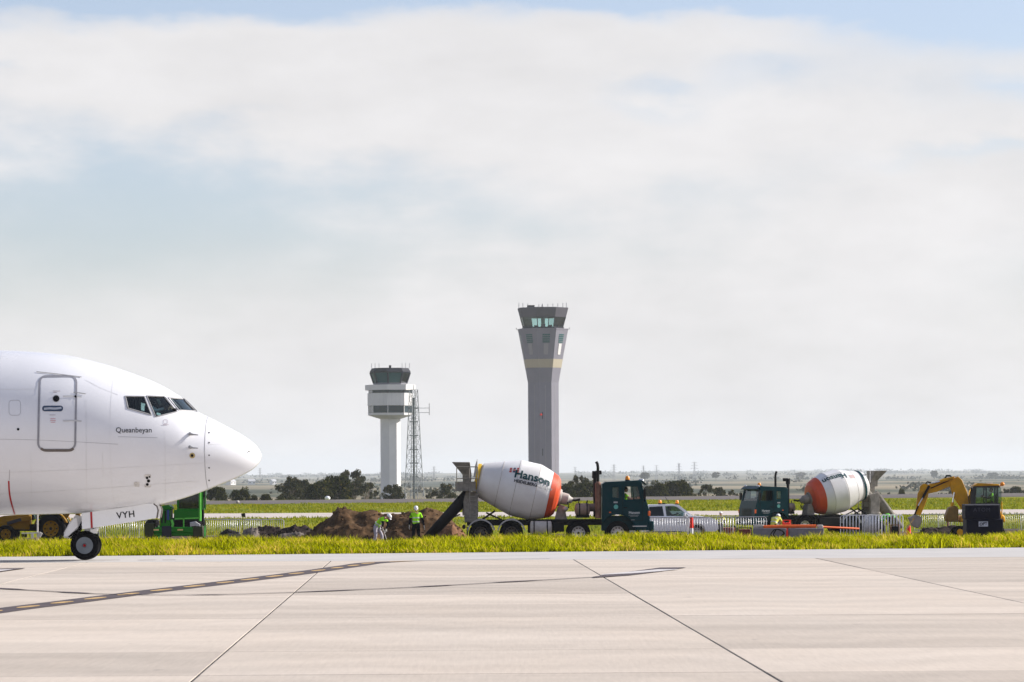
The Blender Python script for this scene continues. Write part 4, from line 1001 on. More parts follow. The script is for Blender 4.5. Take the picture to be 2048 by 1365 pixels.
    for x in (.22, .78, 1.14): ra.tube([v(x, -.92, 2.40), v(x, -.92, 3.46)], .022, 6)
    for z in (2.95, 3.46): ra.tube([v(.22, -.92, z), v(1.14, -.92, z)], .022, 6)
    ra.build('handrail', m_cement, plat)
    la_ = MB()
    for x in (.78, 1.14): la_.tube([v(x, -.95, 1.25), v(x, -.95, 2.45)], .022, 6)
    for k in range(6): la_.tube([v(.78, -.95, 1.35+k*.20), v(1.14, -.95, 1.35+k*.20)], .016, 6)
    la_.build('ladder', m_cement, T)
    hp = MB()
    def frus(mb, c0, d0, c1, d1):
        vs = [Vector((c0[0]+sx*d0[0]/2, c0[1]+sy*d0[1]/2, c0[2])) for sx, sy in ((-1, -1), (1, -1), (1, 1), (-1, 1))]+[Vector((c1[0]+sx*d1[0]/2, c1[1]+sy*d1[1]/2, c1[2])) for sx, sy in ((-1, -1), (1, -1), (1, 1), (-1, 1))]
        mb.add(vs, [(i, (i+1) % 4, 4+(i+1) % 4, 4+i) for i in range(4)])
    frus(hp, v(.66, 0, 3.12), (.40, .55, 0), v(.40, 0, 3.66), (.78, 1.10, 0)); frus(hp, v(.66, 0, 2.75), (.36, .5, 0), v(.66, 0, 3.12), (.40, .55, 0)); ho = hp.build('hopper', m_cement, T, smooth=False)
    sm = ho.modifiers.new('sol', 'SOLIDIFY'); sm.thickness = .03
    fl_ = MB(); fl_.add([v(.95, -.30, 3.0), v(1.14, -.62, 3.0), v(1.12, -.60, 3.80), v(1.02, -.45, 3.50)], [(0, 1, 2, 3)]); fl_.add([v(.95, .30, 3.0), v(1.14, .62, 3.0), v(1.12, .60, 3.80), v(1.02, .45, 3.50)], [(0, 1, 2, 3)]); fo = fl_.build('splash_flap', m_lgrey, T, smooth=False); fo.modifiers.new('sol', 'SOLIDIFY').thickness = .02
    ch = MB(); n = 9
    c0, c1 = v(.62, 0, 2.55), v(-1.28, -.25, .42)
    d_ = (c1-c0).normalized(); sdv = Vector((0, 1, 0)); nn = d_.cross(sdv)
    if nn.z > 0: nn = -nn
    vs = []
    for c_, r_ in ((c0, .50), (c1, .38)):
        for i in range(n): a = math.pi*i/(n-1); vs.append(c_+sdv*(r_*math.cos(a))+nn*(r_*1.05*math.sin(a)))
    ch.add(vs, [(i, i+1, n+i+1, n+i) for i in range(n-1)]); co = ch.build('chute', chute_m, T); co.modifiers.new('sol', 'SOLIDIFY').thickness = .025
    cr = MB(); cr.cyl(v(.35, -.1, 1.35), v(-.55, -.15, 1.02), .035); cr.cyl(c0.lerp(c1, .48)+Vector((0, -.34, -.1)), c1+Vector((.12, -.26, -.06)), .04, n=8); cr.cyl(v(.5, 0, 1.3), v(.45, 0, 2.2), .05); cr.build('chute_arm', m_pale, co)
    rl = MB(); rl.box(v(.52, 0, .80), (.10, 2.2, .16)); tb = rl.build('tail_bar', m_dark, T)
    for s in (-1, 1):
        t_ = MB(); t_.box(v(.46, s*.9, .80), (.03, .30, .12)); t_.build('tail_light', m_red, tb)
        fl2 = MB(); fl2.box(v(.66, s*1.02, .52), (.02, .5, .55)); fl2.build('mud_flap', m_black_rub, T)
    w0 = Matrix.Translation(loc) @ Matrix.Rotation(rz, 4, 'Z') @ v(7.66, -.66, 1.20)
    person(driver_label, dict(SIT, re=(.22, -.40, .80), rw=(.50, -.46, .84)), w0, rz, m_vest if hat_m else m_navyc, m_skin, m_navyc, m_skin, None, 'drivers and operators seated in machines', tape=False)
    return T
t1y = 155.6
p = P(905, 1089, t1y); mixer('mixer truck facing right with its chute above the dirt mound', (p.x+4.4, t1y, -1.1), 0, 0, mat('yellow_ring', (.62, .40, .03), .5), 'driver in a fluorescent vest at the right facing truck window', True, mat('pale_mudguard', (.42, .41, .41), .5, 0, .15), 0, mat('black_chute', (.008, .009, .012), .6, 0, .3))
t2y = 204.0
p = P(1630, 1070, t2y); mixer('mixer truck facing left with upside down drum lettering', (p.x, t2y, ground_z(p.x, t2y)), math.pi+R(20), 2, m_teal, 'dark clothed driver behind the left facing truck window', False, m_guard, 1, m_cement)

# ------------------------------------------------------------------ white utility pickup
def pickup():
    Y = 175.0; p = P(1435, 1075, Y); T = thing('pickup_truck', 'white dual cab pickup with amber beacons behind the barriers', 'pickup', (p.x-2.65, Y, ground_z(p.x, Y)), 0)
    def pr(l): return [(a-2.65, b) for a, b in l]
    low = [(.05, .55), (.02, 1.05), (.10, 1.12), (1.60, 1.12), (4.02, 1.20), (4.55, 1.17), (5.02, 1.08), (5.25, .95), (5.30, .55), (5.15, .42), (.2, .42)]
    b = MB(); b.prism(pr(low), -.90, .90); cs = []
    for x in (.98, 4.22):
        for s in (-1, 1):
            c = MB(); c.lathe([(0, .45), (.34, .45)], (x-2.65, s*.95-(.17 if s > 0 else .17), .40), (0, 1, 0), 26); cs.append(c)
    c = MB(); c.box((.82-2.65, 0, 1.0), (1.40, 1.5, .5)); cs.append(c)
    lo = mesh_obj('body', cut(b, cs), m_white, T); bv = lo.modifiers.new('bevel', 'BEVEL'); bv.width = .06; bv.segments = 3; bv.limit_method = 'ANGLE'; bv.angle_limit = R(50)
    # cabin, narrower at the roof
    def cabin(l, yl, yt, zl, zt):
        mb = MB(); n = len(l); vs = []
        for s in (-1, 1):
            for a, z in l: vs.append((a-2.65, s*lerp(yl, yt, (z-zl)/(zt-zl)), z))
        mb.add(vs, [tuple(range(n)), tuple(range(2*n-1, n-1, -1))]+[(i, i+n, (i+1) % n+n, (i+1) % n) for i in range(n)]); return mb
    cl = [(1.58, 1.10), (1.72, 1.70), (1.90, 1.77), (3.10, 1.79), (3.35, 1.74), (4.12, 1.13), (4.12, 1.05), (1.58, 1.05)]
    ci = [(1.66, 1.12), (1.78, 1.66), (1.92, 1.72), (3.08, 1.74), (3.30, 1.69), (3.98, 1.12), (3.98, 1.05), (1.66, 1.05)]
    w1 = MB(); w1.prism(pr([(1.90, 1.20), (1.84, 1.40), (1.86, 1.66), (2.52, 1.69), (2.60, 1.20)]), -1.5, 1.5)
    w2 = MB(); w2.prism(pr([(2.72, 1.20), (2.66, 1.69), (3.05, 1.70), (3.24, 1.66), (3.72, 1.30), (3.80, 1.18)]), -1.5, 1.5)
    wf = MB(); wf.box((3.85-2.65, 0, 1.46), (.9, 1.36, .42)); wr = MB(); wr.box((1.6-2.65, 0, 1.46), (.4, 1.2, .30))
    ca = mesh_obj('cabin', cut(cabin(cl, .88, .66, 1.05, 1.79), [cabin(ci, .83, .61, 1.05, 1.74), w1, w2, wf, wr]), m_white, T); bv = ca.modifiers.new('bevel', 'BEVEL'); bv.width = .03; bv.segments = 2; bv.limit_method = 'ANGLE'; bv.angle_limit = R(50)
    def yo(z): return lerp(.88, .66, (z-1.05)/.74)-.02
    for s in (-1, 1):
        for poly, nm, gm in (([(1.90, 1.20), (1.84, 1.40), (1.86, 1.66), (2.52, 1.69), (2.60, 1.20)], 'rear_door_window', g_dark), ([(2.72, 1.20), (2.66, 1.69), (3.05, 1.70), (3.24, 1.66), (3.72, 1.30), (3.80, 1.18)], 'front_door_window', g_veh)):
            g = MB(); g.add([(a-2.65, s*yo(z), z) for a, z in poly], [tuple(range(len(poly)))]); g.build(nm, gm, ca, smooth=False)
        mi = MB(); mi.box((3.62-2.65, s*1.0, 1.26), (.12, .20, .18)); mi.build('mirror', m_white, ca, bevel=.03)
        for x0 in (1.60, 2.63, 3.92):
            sm = MB(); sm.bar((x0-2.65, s*.903, .50), (x0-2.65, s*.903, 1.10), .006, .012); sm.build('door_seam', m_lgrey, lo)
        hd_ = MB(); hd_.box((2.50-2.65, s*.912, 1.02), (.16, .03, .04)); hd_.box((3.60-2.65, s*.912, 1.02), (.16, .03, .04)); hd_.build('door_handle', m_chrome, lo)
        fl = MB(); fl.box((2.6-2.65, s*.92, .42), (1.7, .12, .05)); fl.build('side_step', m_blackp, lo)
        hl = MB(); hl.box((5.12-2.65, s*.70, .90), (.26, .34, .14), Matrix.Rotation(R(12), 3, 'Y')); hl.build('headlight', m_chrome, lo, bevel=.04)
        tl = MB(); tl.box((.02-2.65, s*.80, .92), (.06, .14, .26)); tl.build('tail_light', m_red, lo)
        for x in (.98, 4.22): wheel(T, (x-2.65, s*.80, .38), .38, .24, .22, m_lgrey, s, 6, .06)
        pl = MB(); pl.box((3.28-2.65, s*.906, .84), (.10, .006, .10)); pl.box((3.50-2.65, s*.906, .86), (.05, .006, .07)); pl.box((3.62-2.65, s*.906, .87), (.03, .006, .09)); pl.build('door_emblem', m_ink, lo)
    ws = MB(); ws.add([(3.34-2.65, -.62, 1.69), (3.34-2.65, .62, 1.69), (4.03-2.65, .72, 1.16), (4.03-2.65, -.72, 1.16)], [(0, 1, 2, 3)]); ws.build('windscreen', g_dark, ca, smooth=False)
    gr = MB(); gr.box((5.29-2.65, 0, .80), (.05, 1.0, .20)); gr.build('grille', m_blackp, lo); bb = MB(); bb.box((5.34-2.65, 0, .56), (.14, 1.7, .16)); bb.build('bull_bar', m_blackp, lo, bevel=.03)
    beacon(ca, (2.42-2.65, -.2, 1.78), .09); beacon(ca, (3.30-2.65, .35, 1.76), .09)
    an = MB(); an.tube([(2.95-2.65, .1, 1.78), (2.70-2.65, .1, 2.15)], .012, 5); an.box((2.62-2.65, 0, 1.81), (.16, .3, .06)); an.build('aerial', m_blackp, ca)
    se = MB()
    for s in (-1, 1): se.box((2.75-2.65, s*.36, 1.25), (.12, .44, .62)); se.box((2.95-2.65, s*.36, .98), (.45, .44, .12))
    se.build('front_seats', mat('tan_seat', (.30, .24, .17), .8), ca, bevel=.04)
    st = MB(); st.lathe([(-.015, .17), (0, .185), (.015, .17), (0, .155), (-.015, .17)], (3.42-2.65, -.36, 1.24), (-.7, 0, .7), 18, caps=False); st.build('steering_wheel', m_lgrey, ca)
pickup()

# ------------------------------------------------------------------ yellow excavator
def excavator():
    Y = 185.0; s_ = FPX/Y; ox = P(1955, 1060, Y).x; gz = ground_z(ox, Y)
    T = thing('excavator', 'yellow excavator with bent boom and operator in the cab', 'excavator', (ox, Y, gz), 0)
    def q(px, py, y=0.0): p = P(px, py, Y); return Vector((p.x-ox, y, p.z-gz))
    for s in (-1, 1):
        t = MB(); pts = [(-1.15, .05), (-1.35, .25), (-1.25, .50), (-1.0, .60), (1.0, .60), (1.25, .50), (1.35, .25), (1.15, .05)]; t.prism(pts, s*.62, s*1.02); tr = t.build('track', m_black_rub, T, bevel=.04)
        r = MB()
        for x in (-1.05, -.5, 0, .5, 1.05): r.cyl((x, s*1.0, .30), (x, s*1.04, .30), .17, n=14)
        r.build('track_rollers', m_yellow, tr)
    u = MB(); u.cyl((0, 0, .5), (0, 0, .8), .5, n=24); u.box((0, 0, .45), (1.2, 1.3, .3)); u.build('slew_base', m_dark, T)
    b = MB(); b.prism([(-.95, .80), (-.95, 1.15), (1.05, 1.30), (1.32, 1.15), (1.36, .80)], -.90, .95); bo = b.build('body', m_yellow, T, bevel=.08)
    c = MB(); c.prism([(.15, 1.2), (.15, 1.62), (1.2, 1.55), (1.3, 1.2)], .05, .95); c.build('engine_cover', m_yellow, T, bevel=.06)
    # cab
    cp = [(q(1938, 1050).x, .85), (q(1936, 990).x, q(0, 1003).z), (q(1942, 972).x, q(1942, 972).z), (q(1950, 969).x, q(1950, 968.5).z), (q(1992, 970).x, q(1992, 970).z), (q(1995, 975).x, q(1995, 975).z), (q(1996, 1050).x, .85)]
    body = MB(); body.prism(cp, -1.0, -.02); ctr = sum((Vector((a, 0, z)) for a, z in cp), Vector())/len(cp)
    inn = MB(); inn.prism([(ctr.x+(a-ctr.x)*.90, ctr.z+(z-ctr.z)*.93) for a, z in cp], -.95, -.07)
    zt, zb = q(1965, 975.5).z, q(1965, 1007).z
    wa = MB(); wa.prism([(q(1941, 1).x, zb), (q(1943, 1).x, zt), (q(1961, 1).x, zt), (q(1961, 1).x, zb)], -1.5, .6); wb = MB(); wb.prism([(q(1963, 1).x, zb), (q(1963, 1).x, zt), (q(1983, 1).x, zt), (q(1983, 1).x, zb)], -1.5, .6)
    wc = MB(); wc.prism([(q(1985.5, 1).x, zb), (q(1985.5, 1).x, zt), (q(1992, 1).x, zt), (q(1993, 1).x, zb)], -1.5, .6); wd = MB(); wd.box((cp[1][0], -.51, (zt+zb)/2), (.5, .76, zt-zb)); we = MB(); we.box((cp[-2][0], -.51, (zt+zb)/2), (.5, .76, zt-zb))
    cab = mesh_obj('cab', cut(body, [inn, wa, wb, wc, wd, we]), mat('cab_black', (.02, .021, .02), .4), T)
    for w_ in (wa, wb, wc):
        g = MB(); n4 = [(v[0], -.985, v[2]) for v in w_.v[:4]]; g.add(n4, [(0, 1, 2, 3)]); g.build('side_window', g_veh, cab, smooth=False)
        g = MB(); g.add([(a, -.035, z) for a, _, z in n4], [(0, 1, 2, 3)]); g.build('side_window', g_veh, cab, smooth=False)
    g = MB(); g.box((cp[1][0]+.02, -.51, (zt+zb)/2), (.01, .76, zt-zb)); g.build('windscreen', g_veh, cab)
    rf = MB(); rf.prism([(cp[2][0]-.05, cp[2][1]-.02), (cp[3][0], cp[3][1]+.05), (cp[4][0]+.02, cp[4][1]+.04), (cp[4][0]+.05, cp[4][1]-.05)], -1.03, .0); rf.build('roof', m_yellow, cab, bevel=.03)
    rh = MB(); rh.box((q(1976, 969).x, -.6, q(1976, 968).z+.03), (.30, .3, .05)); rh.build('roof_hatch', m_white, cab)
    wl = MB(); wl.sphere(q(2000, 968.5, -.85), (.12, .11, .11)); wl.cyl(q(1993, 974, -.85), q(2000, 970, -.85), .03); wl.build('work_lamp', m_amber, cab)
    st = MB(); st.box((q(1978, 1).x, -.5, zb-.12), (.45, .45, .14)); st.box((q(1985, 1).x, -.5, zb+.2), (.12, .44, .6)); st.build('seat', m_dark, cab, bevel=.03)
    hr = MB(); hr.tube([q(1998, 1003, -.95), q(1999, 1020, -.95), q(1997, 1036, -.95)], .03, 6); hr.build('hand_rail', m_yellow, T)
    # boom, stick, cylinders
    def beam(name, pts, ws, y0, y1, m, bev=.02):
        up_, dn = [], []; n = len(pts)
        for k, p_ in enumerate(pts):
            t = (pts[min(k+1, n-1)]-pts[max(k-1, 0)]).normalized(); nn = Vector((-t.z, 0, t.x)); up_.append(p_+nn*ws[k]/2); dn.append(p_-nn*ws[k]/2)
        mb = MB(); mb.prism([(v.x, v.z) for v in up_+dn[::-1]], y0, y1); return mb.build(name, m, T, bevel=bev)
    beam('boom', [q(1932, 1016), q(1921, 990), q(1912, 966), q(1908, 957)], [.46, .74, .70, .46], -.05, .30, m_yellow)
    beam('boom_extension', [q(1911, 960), q(1892, 966), q(1870, 975), q(1855, 980)], [.40, .52, .52, .42], .0, .24, m_yellow)
    beam('stick', [q(1851, 976), q(1846, 990), q(1842, 1008), q(1836, 1030)], [.42, .56, .46, .28], .0, .24, m_yellow)
    hb = MB(); hb.lathe([(-.16, .24), (.16, .24)], q(1849, 977, .11), (0, 1, 0), 20); hb.build('stick_pivot', m_yellow, T)
    for nm, a, b_, r_ in (('boom_cylinder', (1900, 1035), (1908, 985), .09), ('stick_cylinder', (1905, 957), (1862, 967), .085), ('bucket_cylinder', (1858, 972), (1836, 1012), .065)):
        y_ = -.14
        k = MB(); A_, B_ = q(a[0], a[1], y_), q(b_[0], b_[1], y_); k.cyl(A_, A_.lerp(B_, .6), r_, n=12); ko = k.build(nm, m_yellow if nm != 'bucket_cylinder' else m_dark, T)
        k = MB(); k.cyl(A_.lerp(B_, .55), B_, r_*.5, n=10); k.build('rod', m_chrome, ko)
    ho = MB()
    for k in range(3): ho.tube([q(1888, 962, -.02+.06*k), q(1893, 953-k, -.02+.06*k), q(1901, 953-k, .0+.06*k), q(1907, 958, .04+.05*k)], .025, 6)
    ho.tube([q(1862, 966, .1), q(1855, 964, .1), q(1850, 970, .1)], .035, 6); ho.tube([q(1900, 960, -.1), q(1880, 969, -.1), q(1861, 977, -.1)], .03, 6); ho.build('hydraulic_hose', m_black_rub, T)
    ln = MB(); ln.bar(q(1836, 1012, -.1), q(1828, 1032, -.1), .06, .08); ln.bar(q(1829, 1030, -.1), q(1838, 1036, -.1), .06, .08); ln.build('bucket_link', m_dark, T)
    bk = MB(); bp = [(1817, 1036), (1830, 1030), (1842, 1034), (1842, 1046), (1836, 1057), (1825, 1053)]; bk.prism([(q(a, b).x, q(a, b).z) for a, b in bp], -.30, .52); bk.build('bucket', mat('bare_bucket_steel', (.34, .29, .25), .6, .3, .25), T, bevel=.02)
    fb = MB(); fb.prism([(q(a, b).x, q(a, b).z) for a, b in [(1896, 1016), (1908, 1011), (1915, 1016), (1915, 1044), (1892, 1044), (1889, 1034)]], -.45, .45); fb.build('blade_frame', mat('weathered_yellow', (.20, .115, .02), .6, 0, .2), T, bevel=.06)
    w0 = Vector((ox, Y, gz))+Vector((q(1976, 1).x, -.5, zb-.52))
    person('operator in a green vest inside the excavator cab', SIT, w0, math.pi, m_vest, m_navyc, m_navyc, m_skin, None, 'drivers and operators seated in machines', tape=False)
excavator()

# navy steel equipment box in front of the excavator
def navy_box():
    Y = 166.0; c = P(1964, 1060, Y); gz = ground_z(c.x, Y); T = thing('equipment_box', 'dark navy two tier steel box in front of the excavator', 'steel box', (c.x, Y, gz))
    def q(px, py): p = P(px, py, Y); return p.x-c.x, p.z-gz
    x0, zt = q(1927, 1009); x1, zm = q(1995, 1038); b = MB(); b.box(((x0+x1)/2, 0, (zt+zm)/2), (x1-x0, 1.3, zt-zm)); b.build('upper_box', m_navy, T, bevel=.03)
    x2, _ = q(1929, 1038); x3, zb = q(2002, 1062); b = MB(); b.box(((x2+x3)/2, -.03, (zm-.006+.1)/2), (x3-x2, 1.4, zm-.006-.1)); b.build('lower_box', m_navy, T, bevel=.03)
    for s in (-.7, .7):
        k = MB(); k.box((s, 0, .05), (.14, 1.2, .10)); k.build('skid', m_dark, T)
    fr = MB(); fr.box(((x0+x1)/2, -.66, zt-.02), (x1-x0+.02, .04, .05)); fr.build('top_rail', m_grey, T)
    px, pz = q(1962.5, 1048); pl = MB(); pl.box((px, -.737, pz), (.44, .012, .24)); po = pl.build('plate', mat('plate_grey', (.50, .53, .60), .5), T)
    lettering('OPT', .19, lambda u, w: Vector((px+u, -.746, pz+w+u*.12)), m_navy, po, 'plate_lettering', .006)
    px2, pz2 = q(1960, 1020); lettering('ATOM', .26, lambda u, w: Vector((px2+u, -.654, pz2+w)), mat('faded_lettering', (.05, .05, .075), .6), T, 'faded_lettering', 0, 1.15)
    for a, b_ in ((2006, 1052), (2012, 1058), (2022, 1060)): pass
navy_box()

# ------------------------------------------------------------------ green kerb machine
def green_machine():
    Y = 160.0; c = P(352, 1075, Y); gz = ground_z(c.x, Y); T = thing('green_machine', 'bright green site machine with glass cab behind the aircraft nose', 'machine', (c.x, Y, gz))
    def q(px, py, y=0.0): p = P(px, py, Y); return Vector((p.x-c.x, y, p.z-gz))
    def bx(mb, x0, y0, x1, y1, ya, yb): a = q(x0, y0); b = q(x1, y1); mb.box(((a.x+b.x)/2, (ya+yb)/2, (a.z+b.z)/2), (abs(b.x-a.x), abs(yb-ya), abs(a.z-b.z)))
    b = MB(); bx(b, 306, 1056, 402, 1072, -.9, -.3); b.prism([(q(a, d).x, q(a, d).z) for a, d in ((303, 1060), (318, 1054), (395, 1054), (403, 1060), (403, 1066), (303, 1066))], -.95, -.28); bo = b.build('bumper_beam', m_green, T, bevel=.05)
    for x0, x1, y0, y1 in ((293, 312, 1046, 1076), (390, 410, 1052, 1074)):
        k = MB(); bx(k, x0, y0, x1, y1, -1.0, -.55); k.build('front_weight', mat('olive_steel', (.03, .035, .008), .6), T, bevel=.04)
    for s, x in ((-1, 303), (-1, 396), (1, 303), (1, 396)):
        w = q(x, 1062, s*.75+.5); rm = m_green; t = MB(); t.lathe([(-.2, .3), (-.22, .5), (-.12, .58), (.12, .58), (.22, .5), (.2, .3)], (w.x, w.y, .58), (1, 0, 0), 28); wo = t.build('wheel', m_black_rub, T); r = MB(); r.lathe([(-.21, .3), (-.1, .1), (.1, .1), (.21, .3)], (w.x, w.y, .58), (1, 0, 0), 20); r.build('rim', rm, wo)
    h = MB(); bx(h, 323, 1014, 344, 1056, -.75, .5); h.prism([(q(a, d).x, q(a, d).z) for a, d in ((321, 1018), (324, 1012), (340, 1010), (346, 1014), (346, 1020), (321, 1020))], -.8, .5); h.build('hood', m_green, T, bevel=.06)
    pnl = MB(); bx(pnl, 337, 1020, 342, 1040, -.78, -.752); pnl.build('blue_panel', mat('blue_panel', (.01, .05, .22), .4), T)
    pnl = MB(); bx(pnl, 328, 1052, 347, 1074, -.99, -.9); pnl.build('tow_plate', mat('navy_plate', (.012, .016, .03), .5), T, bevel=.02)
    d = MB(); bx(d, 345, 1036, 402, 1056, -.5, 1.2); d.build('chassis', mat('dark_green', (.008, .06, .01), .5), T, bevel=.03)
    cb = MB(); bx(cb, 350, 1020, 401, 1038, -.6, 1.0); cb.build('cab_base', m_green, T, bevel=.03)
    zt = q(0, 975).z; zb = q(0, 1022).z; xa, xb = q(353, 1).x, q(401, 1).x
    po = MB()
    for x in (xa, xb):
        for y in (-.55, .95): po.box((x, y, (zt+zb)/2), (.09, .09, zt-zb))
    po.box(((xa+xb)/2, .2, zb+.03), (xb-xa, 1.5, .06)); po.build('cab_frame', m_green, T)
    rf = MB(); rf.box(((xa+xb)/2, .2, zt+.06), (xb-xa+.2, 1.75, .14)); rf.build('cab_roof', m_green, T, bevel=.05)
    g = MB(); g.box(((xa+xb)/2, -.56, (zt+zb)/2+.03), (xb-xa-.1, .012, zt-zb-.08)); g.build('front_window', g_veh, T)
    for x in (xa, xb):
        g = MB(); g.box((x, .2, (zt+zb)/2+.03), (.012, 1.4, zt-zb-.08)); g.build('side_window', g_veh, T)
    bk = MB(); bk.box(((xa+xb)/2, .94, (zt+zb)/2), (xb-xa-.1, .03, zt-zb)); bk.build('cab_back_panel', mat('cab_interior', (.03, .05, .05), .7), T)
    se = MB(); se.box(((xa+xb)/2+.1, .35, zb+.3), (.5, .5, .14)); se.box(((xa+xb)/2+.1, .62, zb+.65), (.5, .12, .7)); se.build('seat', m_dark, T, bevel=.04)
    sw = MB(); sw.lathe([(-.02, .2), (0, .22), (.02, .2), (0, .18), (-.02, .2)], ((xa+xb)/2+.1, -.1, zb+.52), (0, .5, .8), 20, caps=False); sw.cyl(((xa+xb)/2+.1, -.1, zb+.5), ((xa+xb)/2+.1, -.3, zb+.1), .04); sw.build('steering_wheel', m_dark, T)
    ex = MB(); ex.cyl(q(407, 1048, -.3), q(407, 992, -.3), .06, n=12); ex.cyl(q(407, 1000, -.3), q(407, 984, -.3), .10, n=12); ex.box(q(409, 988, -.35), (.12, .3, .3)); ex.build('exhaust', m_dark, T)
    mp = MB(); mp.cyl(q(402.5, 1042, -.62), q(402.5, 976, -.62), .055, n=10); mp.build('bright_post', mat('bright_green', (.12, .55, .06), .4), T)
    ar = MB(); ar.tube([q(346, 1040, -.7), q(349, 1048, -.75), q(347, 1056, -.8)], .06, 8); ar.bar(q(352, 1038, -.62), q(400, 1036, -.62), .05, .06); ar.bar(q(370, 1054, -.62), q(370, 1036, -.62), .05, .06); ar.build('lift_arm', mat('bright_green', (.12, .55, .06), .4), T)
    for x in (316, 364):
        l = MB(); bx(l, x-5, 1058, x+6, 1061, -.985, -.955); l.build('marker_lamp', mat('pale_amber', (.75, .55, .20), .4), T)
    for k in (0, 1, 2):
        ln = MB(); ln.tube([q(384, 1046+3*k, -.9), q(395, 1044+3*k, -.95), q(404, 1050+3*k, -.95)], .035, 6); ln.build('cable_guard', m_lgrey, T)
    gr = MB(); bx(gr, 352, 1041, 399, 1053, -.53, -.502); gr.build('grille', m_dark, T)
    for x in (327, 334): gr = MB(); bx(gr, x-1.5, 1022, x+1.5, 1046, -.775, -.752); gr.build('hood_slot', m_dark, T)
    hd_ = MB(); hd_.bar(q(404, 1078, -.9), q(404, 1066, -.9), .10, .10); hd_.build('support_leg', m_white, T)
green_machine()

# ------------------------------------------------------------------ yellow backhoe loader, mostly behind the aircraft
def backhoe():
    Y = 180.0; c = P(60, 1080, Y); gz = ground_z(c.x, Y); T = thing('backhoe_loader', 'yellow backhoe loader with big rear wheel under the fuselage', 'backhoe', (c.x, Y, gz))
    def q(px, py, y=0.0): p = P(px, py, Y); return Vector((p.x-c.x, y, p.z-gz))
    m_byel = mat('shaded_yellow', (.22, .115, .004), .5, 0, .2, 3, spec=.15)  # machine yellow darkened: shade of the camera-facing sides put into the colour
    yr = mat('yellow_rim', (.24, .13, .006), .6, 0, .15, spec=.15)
    rw, fw = q(107, 1062), q(17, 1068)
    for s in (-1, 1):
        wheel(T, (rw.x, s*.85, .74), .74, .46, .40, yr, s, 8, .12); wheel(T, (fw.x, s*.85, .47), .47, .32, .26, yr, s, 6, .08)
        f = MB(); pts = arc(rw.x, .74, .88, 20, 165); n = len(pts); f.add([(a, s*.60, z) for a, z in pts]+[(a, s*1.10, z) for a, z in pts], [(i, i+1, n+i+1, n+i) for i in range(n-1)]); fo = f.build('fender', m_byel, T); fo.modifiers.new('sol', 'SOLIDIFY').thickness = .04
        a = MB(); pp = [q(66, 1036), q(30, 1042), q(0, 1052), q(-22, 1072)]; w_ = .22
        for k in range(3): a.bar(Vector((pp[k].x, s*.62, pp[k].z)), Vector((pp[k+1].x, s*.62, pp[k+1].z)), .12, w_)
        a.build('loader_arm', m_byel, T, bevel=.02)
    ch = MB(); ch.box((q(60, 1).x, 0, .78), (2.6, .8, .35)); ch.build('chassis', m_dark, T, bevel=.03)
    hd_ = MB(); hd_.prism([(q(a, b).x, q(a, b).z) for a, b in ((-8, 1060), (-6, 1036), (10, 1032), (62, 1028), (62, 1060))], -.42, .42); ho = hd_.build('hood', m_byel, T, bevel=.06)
    dc = MB(); dc.bar(q(18, 1047, -.69), q(46, 1039, -.69), .01, .16); dc.build('dark_decal', m_ink, T)
    cp = MB(); x0, x1 = q(64, 1).x, q(112, 1).x; z0, z1 = q(0, 1040).z, q(0, 980).z
    for x in (x0, x1):
        for s in (-1, 1): cp.box((x, s*.7, (z0+z1)/2), (.09, .09, z1-z0))
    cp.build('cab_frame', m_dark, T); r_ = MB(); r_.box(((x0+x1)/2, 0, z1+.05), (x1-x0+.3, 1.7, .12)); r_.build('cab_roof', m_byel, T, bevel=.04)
    for s in (-1, 1):
        g = MB(); g.box(((x0+x1)/2, s*.7, (z0+z1)/2), (x1-x0-.1, .012, z1-z0-.06)); g.build('cab_window', g_veh, T)
    st = MB(); st.box(((x0+x1)/2, 0, z0+.1), (.5, .5, .4)); st.build('seat', m_dark, T, bevel=.05)
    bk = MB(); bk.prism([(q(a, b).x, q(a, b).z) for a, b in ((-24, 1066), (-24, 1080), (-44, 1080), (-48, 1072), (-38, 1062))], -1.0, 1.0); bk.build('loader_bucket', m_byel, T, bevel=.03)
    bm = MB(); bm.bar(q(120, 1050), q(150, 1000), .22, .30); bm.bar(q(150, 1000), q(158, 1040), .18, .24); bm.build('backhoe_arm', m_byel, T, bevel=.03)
backhoe()
def light_stand():
    Y = 150.0; c = P(75, 1083, Y); gz = ground_z(c.x, Y); T = thing('survey_stand', 'white pole with a crossbar of fittings under the fuselage', 'stand', (c.x, Y, gz))
    def q(px, py, y=0.0): p = P(px, py, Y); return Vector((p.x-c.x, y, p.z-gz))
    m_w = mat('dusty_white', (.62, .58, .54), .6, 0, .1)
    a = MB(); a.cyl((0, 0, 0), q(75, 1028), .035, n=10); a.box((0, 0, .04), (.4, .4, .08)); a.build('pole', m_w, T)
    b = MB(); b.bar(q(44, 1067, -.05), q(80, 1066, -.05), .07, .05); b.box(q(80, 1070, -.05), (.14, .1, .22), Matrix.Rotation(R(30), 3, 'Y')); b.build('crossbar', m_w, T)
    for px in (46, 52, 65):
        f = MB(); f.box(q(px, 1072, -.05), (.10, .12, .14 if px < 60 else .24)); f.build('fitting', m_w if px == 65 else m_dark, T, bevel=.01)
light_stand()

